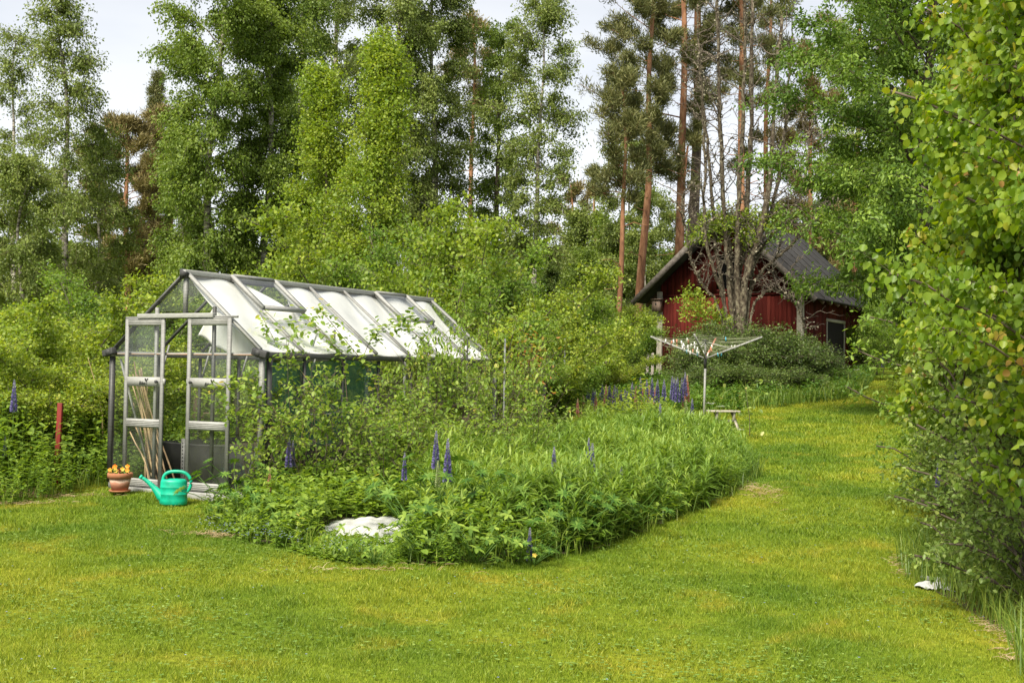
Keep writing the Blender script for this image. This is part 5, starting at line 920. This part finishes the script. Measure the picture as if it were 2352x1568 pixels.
herb_field('tall_herbs', x, y, h, 'herb', 'dense stand of tall narrow leaved green stems filling the bed', 43, 30, .155, .15)
x, y = pts_in(BED, 4200, 44, lambda x, y: (y < 30) & notarp(x, y) & ((x < -.4) | (y > 18))); ed = edge_dist(x, y, BED); h = np.random.default_rng(2).uniform(.25, .5, len(x)) * np.clip(.5 + ed, .4, 1) * np.where(y > 20, 1.2, 1)
herb_field('low_herbs', x, y, h, 'rasp', 'low broad leaved green herbs between the raspberries', 45, 12, .085, .55, 'oval', .4, .35)
x, y = pts_in(BED, 3600, 144, lambda x, y: notarp(x, y) & (x < .3), (-3.2, 9.5, .5, 16)); ed = edge_dist(x, y, BED); h = np.random.default_rng(12).uniform(.2, .5, len(x)) * np.clip(.5 + ed, .4, 1.1)
herb_field('bed_undergrowth', x, y, h, 'shrub2', 'leafy green undergrowth at the left of the bed', 145, 12, .075, .6, 'oval', .4, .25)
x, y = pts_in(BED, 4000, 146, lambda x, y: (np.abs(x - tarp_c[0]) < .5) & (y < tarp_c[1] - .12), (-2.5, 9.4, 0, 11)); h = np.random.default_rng(13).uniform(.03, .08, len(x))
herb_field('creeping_herbs', x, y, h, 'shrub2', 'low creeping weeds in front of the white tarpaulin', 147, 8, .05, .6, 'oval', .3, .2)
x, y = pts_in(BED, 7500, 46, lambda x, y: (edge_dist(x, y, BED) < .55) & (y < 14) & notarp(x, y)); h = np.random.default_rng(3).uniform(.1, .3, len(x))
herb_field('edge_herbs', x, y, h, 'shrub2', 'low leafy weeds along the front edge of the bed', 47, 9, .075, .6, 'oval', .3, .3)
x, y = pts_in(LB, 5200, 48, None, (-9, 11.4, 0, 17)); ed = edge_dist(x, y, LB); h = np.random.default_rng(4).uniform(.4, .95, len(x)) * np.clip(.45 + ed * .9, .4, 1.2)
herb_field('weed_patch', x, y, h, 'shrub2', 'thick green weeds left of the greenhouse', 49, 12, .09, .55, 'oval', .35, .25)
x, y = pts_in(UB, 3600, 50, lambda x, y: y < 46); h = np.random.default_rng(5).uniform(.2, .6, len(x)); herb_field('rough_herbs', x, y, h, 'lupleaf', 'rough green growth before the barn', 51, 10, .14, .4, 'oval', .4, .2)
x, y = pts_in(np.array([(.8, 27), (5.3, 27.5), (6.2, 36), (4.5, 43.3), (1.5, 42)]), 1600, 52); h = np.random.default_rng(6).uniform(.2, .42, len(x)); herb_field('lupin_bank', x, y, h, 'lupleaf', 'mass of dark green lupin leaves left of the dryer', 53, 12, .14, .35, 'oval', .5, .2)
x, y = pts_in(RB, 9000, 54, lambda x, y: (x < .5 * y + 1) & (edge_dist(x, y, RB) > .12), (2.5, 6, 9, 16)); h = np.random.default_rng(7).uniform(.15, .6, len(x)) * np.clip(.3 + edge_dist(x, y, RB) * .8, .3, 1.15); herb_field('thicket_herbs', x, y, h, 'amel', 'small leaved weeds under the right hand thicket', 55, 9, .05, .5, 'oval', .4, .2)
tuft_field('tall_grass', RB, 900, .42, .008, M['grass'], 'long fine grass under the thicket on the right', 'grass', 61, edge=1.5, ymax=20)
tuft_field('bed_grass', BED, 260, .3, .008, M['grass'], 'long grass growing round the edge of the bed', 'grass', 62, edge=.45, ymax=24)
tuft_field('rough_grass', UB, 160, .5, .022, M['grass'], 'unmown grass bank before the barn', 'grass', 63, ymin=28)
tuft_field('weed_grass', LB, 150, .35, .01, M['grass'], 'grass among the weeds left of the greenhouse', 'grass', 64, edge=2, ymax=17)
def straw(name, spots, label, seed):
    r = np.random.default_rng(seed); X, Y = [], []
    for px, py, rx, ry, n in spots:
        c = gpx(px, py); X.append(c[0] + r.normal(size=n) * rx); Y.append(c[1] + r.normal(size=n) * ry)
    for Pg, q in ((RB, 900), (BED, 900)):
        a, b = pts_in(Pg + np.array([-.1, -.06]), 9000, seed + q, lambda x, y, Pg=Pg: edge_dist(x, y, Pg + np.array([-.1, -.06])) < .13, (-3.5, 6, 4.5, 15)); k = np.sin(a * 3.1 + 1) * np.sin(b * 2.3) > .1; X.append(a[k][:q]); Y.append(b[k][:q])
    x, y = np.concatenate(X), np.concatenate(Y); n = len(x); P = grow(r, np.stack([x, y, g(x, y) + .02], -1), r.random(n) * 6.28, r.uniform(0, .5, n), r.uniform(-.5, .1, n), r.uniform(.03, .12, n), 4, .2)
    P[..., 2] = np.maximum(P[..., 2], g(P[..., 0], P[..., 1]) + .012); V, F = tubes(P, np.broadcast_to([.002, .002, .0015, .001], (n, 4)), 3, False); tag(mesh(name, V, F, M['straw'], None, np.repeat(r.random(n), 12)), label, 'dry grass', kind='stuff')
straw('dry_grass', [(30, 1135, .18, .12, 500), (80, 1143, .4, .06, 260), (10, 1160, .3, .06, 160), (505, 1232, .2, .05, 160), (1742, 1128, .12, .4, 200), (850, 1312, .4, .025, 60)], 'straw coloured dead grass along the mown edges', 71)
def specks(name, m, n, seed, label, cat, Pg, size=.012, h=.045):
    x, y = pts_in(Pg, n, seed); r = np.random.default_rng(seed); k = len(x); C = np.stack([x, y, g(x, y) + h * r.uniform(.8, 1.3, k)], -1); C = np.repeat(C, 4, 0); a = np.tile(np.arange(4) * 1.57, k) + np.repeat(r.random(k), 4)
    leaf_mesh(name, C, np.stack([np.cos(a), np.sin(a), .25 + 0 * a], -1), np.repeat([[0, 0, 1.]], 4 * k, 0), size, .9, 'oval', M[m], None, r); tag(bpy.data.objects[name] if name in bpy.data.objects else None, label, cat, kind='stuff')
M['blue'] = leaf_mat('blue_petal', [(0, (.16, .2, .42)), (1, (.4, .45, .7))], .2); M['white_f'] = leaf_mat('white_petal', [(0, (.6, .6, .55)), (1, (.75, .75, .7))], .3)
specks('lawn_flowers', 'blue', 420, 81, 'tiny pale blue speedwell flowers dotted over the lawn', 'lawn flowers', np.array([(-3, 6.2), (3, 6.2), (6, 20), (3.8, 17), (1.5, 11.3), (-.5, 9.2), (-2.5, 9.9), (-5, 12)]), .008)
specks('forget_me_nots', 'blue', 700, 82, 'small blue forget me not flowers at the foot of the bed', 'flowers', np.array([(-2.9, 10.9), (-2.2, 10.2), (-1.5, 9.75), (-.9, 9.55), (-.9, 9.85), (-1.6, 10.2), (-2.6, 11.6)]), .009, .14)
specks('white_daisies', 'white_f', 60, 83, 'tiny white flowers scattered in the far lawn', 'lawn flowers', np.array([(3, 12), (6, 14), (9, 30), (7, 28), (4.5, 22)]), .012)
M['clover'] = leaf_mat('clover_leaf', [(0, (.1, .19, .02)), (.5, (.17, .28, .03)), (1, (.28, .36, .05))], .3)
def clover():
    r = np.random.default_rng(84); n = 34000; y = r.uniform(5.6, 14, n); x = r.uniform(-1, 1, n) * (.46 * y + .8); k = (np.sin(x * 2.1 + 1.3 * np.sin(y * 1.7)) + np.sin(y * 2.9 + x) + r.normal(size=n) * 1.2 > .9) & ~inside(x, y, BED) & ~inside(x, y, RB) & ~inside(x, y, LB) & ~inside(x, y, GHF); x, y = x[k], y[k]; n = len(x)
    C = np.repeat(np.stack([x, y, g(x, y) + r.uniform(.015, .035, n)], -1), 3, 0); a = np.tile(np.arange(3) * 2.094, n) + np.repeat(r.random(n) * 6, 3)
    leaf_mesh('lawn_clover', C, np.stack([np.cos(a), np.sin(a), .15 + 0 * a], -1), np.repeat([[0, 0, 1.]], 3 * n, 0) + r.normal(size=(3 * n, 3)) * .25, .013 * r.uniform(.6, 1.5, 3 * n), .9, 'oval', M['clover'], None, r); tag(bpy.data.objects['lawn_clover'], 'small clover and weed leaves mixed in the near lawn', 'clover', kind='stuff')
clover()
# ------------------------------------------------------------------ lupins
M['lup_p'] = leaf_mat('lupin_purple', [(0, (.13, .11, .26)), (.6, (.24, .21, .42)), (.8, (.36, .33, .5)), (1, (.42, .44, .22))], .25)
M['lup_k'] = leaf_mat('lupin_pink', [(0, (.5, .2, .2)), (.6, (.62, .36, .3)), (1, (.5, .5, .22))], .25)
M['lup_g'] = leaf_mat('lupin_green_bud', [(0, (.25, .3, .12)), (1, (.42, .48, .18))], .25)
def spike_proto(mk, seed):
    r = np.random.default_rng(seed); root = empty('lupin', (0, 0, 0)); V, F = tubes(np.linspace([0, 0, 0], [.01, 0, 1.28], 6), [.006, .006, .005, .005, .004, .002], 5); mesh('stem', V, F, M['lupleaf'], root, np.full(len(V), .7))
    n = 230; t = np.arange(n) / n; z = .62 + .66 * t ** .9; a = np.arange(n) * 2.4 + r.random(n) * .5; R = .044 * (1 - t ** 1.7) + .008; el = .7 * t
    C = np.stack([.008 + np.cos(a) * R * .35, np.sin(a) * R * .35, z], -1); U = np.stack([np.cos(a) * np.cos(el), np.sin(a) * np.cos(el), np.sin(el) + .15], -1)
    rv = np.clip(r.random(n) * .6 + np.where(t > .72, .5, 0), 0, 1); leaf_mesh('blossom', C, U, rdir(r, n) + [0, 0, .8], (.05 * (1 - t) + .02), .75, 'oval', M[mk], root, r, rv)
    m_ = 5; ang = r.random(m_) * 6.28; zc = np.array([.15, .25, .35, .45, .55])
    C, U, NN, LL = [], [], [], []
    for q in range(m_):
        c = np.array([np.cos(ang[q]) * .12, np.sin(ang[q]) * .12, zc[q] + .06])
        for w_ in range(9):
            b = w_ / 9 * 6.28; C.append(c); U.append([math.cos(b), math.sin(b), .25]); NN.append([0, 0, 1.]); LL.append(.085)
    leaf_mesh('leaves', np.array(C), np.array(U), np.array(NN), np.array(LL), .26, 'lance', M['lupleaf'], root, r); root['used'] = 0; return root
sp = {k: spike_proto(m_, s_) for k, m_, s_ in (('p', 'lup_p', 1), ('k', 'lup_k', 2), ('g', 'lup_g', 3))}
lup = [('p', 33, 872, 62, 13.0, 'solitary purple lupin at the far left edge'), ('p', 663, 998, 62, 12.2, 'purple lupin nearest the greenhouse door, left of its pair'), ('p', 674, 1012, 50, 12.3, 'purple lupin nearest the greenhouse door, right of its pair'), ('p', 929, 1040, 52, 11.2, 'purple lupin above the white tarpaulin'), ('p', 1003, 990, 72, 11.3, 'tall purple lupin left in the central foreground pair'), ('p', 1030, 1008, 82, 11.0, 'tall purple lupin right in the central foreground pair'), ('g', 1006, 1058, 44, 10.7, 'small green tipped lupin below the central pair'), ('p', 1272, 1026, 58, 11.7, 'purple lupin rising alone mid bed'), ('p', 1352, 1005, 40, 12.8, 'purple lupin behind, left of the two overlapping spikes'), ('p', 1360, 1018, 60, 12.2, 'purple lupin in front, right of the two overlapping spikes'), ('p', 1427, 1072, 64, 12.0, 'purple lupin before the dark leaves at the right of the bed'), ('p', 1218, 1212, 62, 9.95, 'low purple lupin at the bed edge beside a yellow flower'), ('k', 620, 1075, 34, 12.0, 'cream pink lupin spike left in the bed'), ('g', 1151, 1050, 28, 12, 'pale green lupin bud mid bed'), ('p', 1517, 928, 62, 18.5, 'dark purple lupin standing tall before the dryer pole'), ('p', 1249, 880, 58, 20, 'purple lupin before the pale grey board'), ('p', 1238, 905, 36, 20.4, 'short purple lupin at the left of the pale board'), ('g', 1576, 918, 38, 20, 'green tipped lupin left of the dryer pole'), ('p', 1590, 915, 42, 20.2, 'purple and white lupin just left of the dryer pole'), ('p', 1578, 935, 34, 20.4, 'slim purple lupin below the dryer lines'), ('k', 1327, 915, 36, 21, 'pink lupin mid bed, left of two'), ('k', 1369, 905, 30, 22, 'pink lupin mid bed, right of two'), ('k', 1193, 898, 26, 21, 'pink lupin right of the greenhouse end'), ('g', 1620, 930, 26, 20, 'pale yellow green lupin at the dryer pole foot'), ('p', 2155, 1058, 46, 10.5, 'mauve lupin at the edge of the right thicket'), ('p', 2195, 1036, 40, 10.8, 'blue lupin inside the right thicket'), ('p', 2240, 955, 50, 11.5, 'purple lupin deep in the right thicket'), ('p', 2285, 960, 46, 11.5, 'purple lupin at the right of the thicket'), ('p', 2028, 810, 28, 44, 'tiny purple lupin right of the barn'), ('p', 12, 1000, 40, 13.5, 'faded purple lupin low at the far left')]
rng = np.random.default_rng(91)
row = [(1352, 880, 'p'), (1362, 888, 'p'), (1368, 895, 'p'), (1378, 902, 'p'), (1384, 882, 'p'), (1392, 884, 'k'), (1399, 886, 'p'), (1409, 892, 'k'), (1412, 884, 'p'), (1418, 890, 'p'), (1427, 895, 'p'), (1436, 893, 'p'), (1440, 898, 'p'), (1452, 878, 'p'), (1461, 886, 'k'), (1471, 866, 'p'), (1478, 880, 'k'), (1486, 872, 'p'), (1492, 885, 'k'), (1498, 868, 'p'), (1505, 888, 'k'), (1510, 872, 'p'), (1526, 872, 'p'), (1545, 864, 'p'), (1550, 868, 'p'), (1556, 866, 'p'), (1566, 868, 'p'), (1573, 855, 'p'), (1579, 862, 'k'), (1568, 915, 'k'), (1340, 905, 'k'), (1325, 905, 'k'), (1422, 905, 'k'), (1404, 902, 'p'), (1388, 905, 'k')]
for k, px, top, ln_, Y, lb in lup + [(k_, px, top, 36 + 16 * rng.random(), 26.5 + rng.random() * 2, ('purple' if k_ == 'p' else 'pink') + ' lupin in the far row left of the dryer') for px, top, k_ in row]:
    P = at(px, top, Y); z0 = float(g(P[0], P[1])); H = float(P[2]) - z0; sl_ = ln_ * 1.2 / CF * Y; s = max(.35, sl_ / .66)
    far_ = 'far row' in lb
    put(sp[k], P[0], P[1], P[2] - 1.28 * s, s, rng.random() * 6, lb, 'lupin', 'lupins in the far row' if far_ else 'lupins in the garden beds')
# lupin and peony like foliage clumps along the front of the bed
def clump_proto(seed, kind_):
    r = np.random.default_rng(seed); root = empty('leafy_plant', (0, 0, 0)); n = 30 if kind_ == 'lup' else 20; a = np.arange(n) * 2.4 + r.random(n) * .4; el = r.uniform(.5, 1.4, n)
    P = grow(r, np.zeros((n, 3)) + [0, 0, -.02], a, el, el * .6, r.uniform(.2, .6, n), 5, .08); V, F = tubes(P, np.broadcast_to(np.linspace(.004, .0025, 5), (n, 5)), 4); mesh('stems', V, F, M['lupleaf'], root, np.full(len(V), .6))
    C, U, NN, LL, WW = [], [], [], [], []
    for q in range(n):
        e = P[q, -1]; nrm_ = nrm(np.array([math.cos(a[q]) * .5, math.sin(a[q]) * .5, 1.]) + r.normal(size=3) * .15); s1 = nrm(np.cross(nrm_, [1, .1, 0])); s2 = np.cross(nrm_, s1); k = 9 if kind_ == 'lup' else 5; sz = r.uniform(.05, .08) if kind_ == 'lup' else r.uniform(.06, .09)
        for w_ in range(k):
            b = w_ / k * 6.28 * (.95 if kind_ == 'lup' else .8); C.append(e); U.append(math.cos(b) * s1 + math.sin(b) * s2 + nrm_ * (.25 if kind_ == 'lup' else -.05)); NN.append(nrm_); LL.append(sz)
    C = np.array(C); leaf_mesh('leaves', C, np.array(U), np.array(NN), np.array(LL), .27 if kind_ == 'lup' else .46, 'lance' if kind_ == 'lup' else 'oval', M['lupleaf'] if kind_ == 'lup' else M['cherry' if kind_ == 'x' else 'shrub2'], root, r); root['used'] = 0; return root
cp = {'lup': clump_proto(1, 'lup'), 'pal': clump_proto(2, 'peo')}
fc = [('lup', 545, 1185, 1.0, 'clump of palmate leaves at the left front of the bed'), ('lup', 590, 1215, .8, 'palmate leaves just right of the leftmost clump'), ('pal', 650, 1235, .8, 'broad leaved plant left of the white tarpaulin'), ('pal', 800, 1290, .55, 'low broad leaved plant before the white tarpaulin'), ('pal', 860, 1300, .55, 'low bright leaved plant right before the tarpaulin'), ('lup', 960, 1245, 1.2, 'palmate clump at the right end of the tarpaulin'), ('pal', 985, 1290, .8, 'broad leaved plant at the bed edge below the central lupins'), ('lup', 1040, 1230, 1.3, 'tall palmate clump under the central lupin pair'), ('pal', 1090, 1298, .8, 'broad leaved plant at the front edge right of the central lupins'), ('lup', 1120, 1240, 1.15, 'palmate clump in the centre of the bed front'), ('pal', 1165, 1290, .75, 'bright leaved plant left of the low purple lupin'), ('lup', 1225, 1300, .55, 'small palmate plant below the low purple lupin'), ('lup', 1200, 1235, 1.1, 'palmate clump behind the low purple lupin'), ('lup', 1290, 1260, 1.0, 'palmate clump right of the low purple lupin'), ('lup', 1360, 1240, .95, 'palmate clump below the two overlapping lupins'), ('lup', 1430, 1225, .85, 'palmate clump before the dark leaved stems'), ('pal', 1500, 1195, .7, 'broad leaved plant at the right front edge'), ('lup', 1360, 1130, .9, 'palmate leaves mid bed below two overlapping spikes'), ('lup', 1270, 1120, .9, 'palmate leaves under the lone mid bed lupin'), ('lup', 1160, 1020, 1.5, 'dark palmate clump standing high mid bed'), ('lup', 1190, 990, 1.4, 'dark palmate clump right of the brown rail'), ('lup', 1265, 980, 1.3, 'palmate clump before the pale grey board'), ('lup', 2190, 1190, 1.0, 'palmate clump at the right thicket edge'), ('lup', 2140, 1170, .7, 'small palmate clump beside the right thicket lawn edge'), ('lup', 80, 1090, .9, 'palmate clump among weeds at far left'), ('pal', 150, 1110, .9, 'broad leaved weed below the red post'), ('lup', 30, 1110, .9, 'leafy clump above the straw heap at far left'), ('pal', 220, 1100, .9, 'broad leaved weed left of the flower pot')]
for k, px, py, s, lb in fc:
    x, y = gpx(px, min(py, 1305)); put(cp[k], x, y, float(g(x, y)), s * 1.25, rng.random() * 6, lb, 'leafy plant', 'leafy clumps in the beds')
for lx, ly, sc_, lb in ((-.62, .62, .55, 'small green seedling in the black planter behind the left door'), (-.2, .75, .5, 'small seedling in the black planter between the doors'), (.55, .8, .6, 'leafy seedling in the black planter behind the right door')):
    p_ = ghw(lx, ly, .42); put(cp['pal'], p_[0], p_[1], p_[2], sc_, lx * 5, lb, 'seedling', 'seedlings in the greenhouse planter')
def umbel():
    r = np.random.default_rng(5); root = empty('cow_parsley', (0, 0, 0)); V, F = tubes([[0, 0, 0], [.02, 0, .5], [0, .01, .95]], .004, 4); mesh('stem', V, F, M['lupleaf'], root, np.full(len(V), .6))
    n = 150; c = np.repeat(r.normal(size=(10, 3)) * [.07, .07, .015] + [0, 0, 1.0], 15, 0) + r.normal(size=(n, 3)) * [.014, .014, .006]
    leaf_mesh('flowers', c, rdir(r, n) * [1, 1, .2], np.repeat([[0, 0, 1.]], n, 0) + rdir(r, n) * .3, .016, .9, 'oval', M['white_f'], root, r)
    n = 40; c = r.normal(size=(n, 3)) * [.07, .07, 0] + np.stack([np.zeros(n), np.zeros(n), r.uniform(.1, .6, n)], -1); leaf_mesh('leaves', c, rdir(r, n), rdir(r, n) * .4 + [0, 0, .7], .07, .35, 'lance', M['shrub2'], root, r); root['used'] = 0; return root
um = umbel()
for px, top, Y, lb in ((1632, 925, 21.5, 'white cow parsley left of the bench, highest of three'), (1655, 932, 22, 'white cow parsley touching the bench seat'), (1588, 950, 20.5, 'white cow parsley left of the dryer pole foot'), (1602, 972, 18.5, 'white cow parsley in the bed below the dryer pole'), (1700, 985, 18, 'white cow parsley near the right edge of the bed'), (1968, 748 + 100, 34, 'white flowering weed before the barn wing')):
    P = at(px, top, Y); z0 = float(g(P[0], P[1])); put(um, P[0], P[1], P[2] - 1.0 * max(.3, min(1.1, P[2] - z0)), max(.3, min(1.1, P[2] - z0)), px, lb, 'flower', 'white umbel flowers by the bench')
# yellow buttercup
P = np.array([*gpx(1228, 1300), 0]); P = at(1228, 1275, 9.8); z0 = float(g(P[0], P[1])); bc_ = empty('buttercup', (P[0], P[1], z0), 0, 'single yellow flower at the bed edge by a low lupin', 'flower')
hz_ = max(.05, P[2] - z0); V, F = tubes([[0, 0, 0], [.004, 0, hz_]], .002, 4); mesh('stem', V, F, M['lupleaf'], bc_, np.full(len(V), .6)); a = np.arange(5) * 1.257; leaf_mesh('petals', np.repeat([[0, 0, hz_]], 5, 0), np.stack([np.cos(a), np.sin(a) * .6 - .3, np.sin(a) * .8 + .2], -1), np.repeat([[0, -.8, .6]], 5, 0), .022, 1, 'round', M['pansy_y'], bc_, rng)
# ------------------------------------------------------------------ right hand thicket: aspens near the camera
def aspen(px, Y, H, R, seed, label, nl=34, pf=None, n_l=9, c0=.28, L=.07, lm='aspen', tm='round', wr=1.0, tw=9, cat='aspen', bias=None, name='young_aspen', jit=.06, trr=.02, e0=.7, e1=.25, down=1.1, flat=.05, lean=(0, 0)):
    P = place(px, Y); root = empty(name, P, 0, label, cat, 'saplings in the right hand thicket')
    tree(root, seed, H, c0=c0, prof=pf or (lambda t: R * (1.05 - .7 * t ** 2)), nl=nl, e0=e0, e1=e1, etop=1.1, tr=trr, bend=.25, lean=lean, tw=tw, twl=.26, hang=.15, lpt=n_l, L=L, wr=wr, tm=tm, jit=jit, flat=flat, down=down, lm=lm, bm='twig_grey', lbm='wood_bark', umin=.3, twr=.0025, bias=bias)
aspen(2310, 9.6, 5.6, .72, 401, 'tall young aspen with round yellow green leaves, left in the near thicket', nl=60, tw=17, n_l=14, L=.052, bias=(.15, math.pi), pf=lambda t: .75 * (.55 + .9 * t if t < .7 else 1.18 - .3 * (t - .7) / .3))
aspen(2540, 7.0, 5.0, .95, 402, 'round leaved aspen at the right photo edge', bias=(.12, math.pi), nl=66, tw=17, n_l=14, L=.047)
aspen(2400, 9.0, 5.4, .95, 403, 'tall round leaved aspen behind the near two', nl=54, tw=17, n_l=14, L=.052)
aspen(2265, 10.4, 3.2, .55, 404, 'lower aspen whose boughs reach left over the lawn path', nl=44, tw=14, n_l=13, L=.052, bias=(.3, math.pi))
aspen(2450, 7.6, 3.0, .8, 405, 'short aspen with yellow and orange tinted leaves low at right', nl=44, tw=15, n_l=12, L=.046)
AM = dict(lm='amel', tm='oval', wr=.62, L=.042, cat='shrub', name='pale_leaved_shrub', down=.2, flat=.45, jit=.04)
aspen(2270, 9.3, 2.0, .62, 411, 'small leaved grey green shrub leaning over the lawn edge', nl=38, tw=9, n_l=12, bias=(.2, math.pi), c0=.1, **AM)
aspen(2350, 8.8, 1.7, .65, 412, 'small leaved shrub in the middle of the right thicket', nl=36, tw=9, n_l=12, c0=.08, **AM)
aspen(2190, 11.5, 1.75, .45, 413, 'small leaved shrub farthest left in the right thicket', nl=38, tw=11, n_l=14, c0=.1, **AM)
aspen(2370, 8.2, 1.7, .7, 414, 'small leaved shrub at the lower right photo edge', nl=40, tw=11, n_l=14, c0=.03, **AM)
aspen(2230, 12.5, 4.0, 1.2, 415, 'dark filling sapling behind the near aspens', nl=50, tw=12, n_l=16, c0=.05, lm='shrub2', tm='oval', wr=.5, L=.06, cat='shrub', name='leafy_sapling', down=.3, flat=.3, jit=.06)
aspen(2340, 11.5, 4.6, 1.1, 416, 'leafy green sapling behind the aspens at the right edge', nl=50, tw=12, n_l=16, c0=.05, lm='shrub2', tm='oval', wr=.5, L=.06, cat='shrub', name='leafy_sapling', down=.3, flat=.3, jit=.06)
for k, o_ in list(bp.items()) + list(sp.items()) + list(cp.items()):
    if 'used' in o_: del o_['used']
for o_ in bpy.data.objects:
    if 'used' in o_: del o_['used']
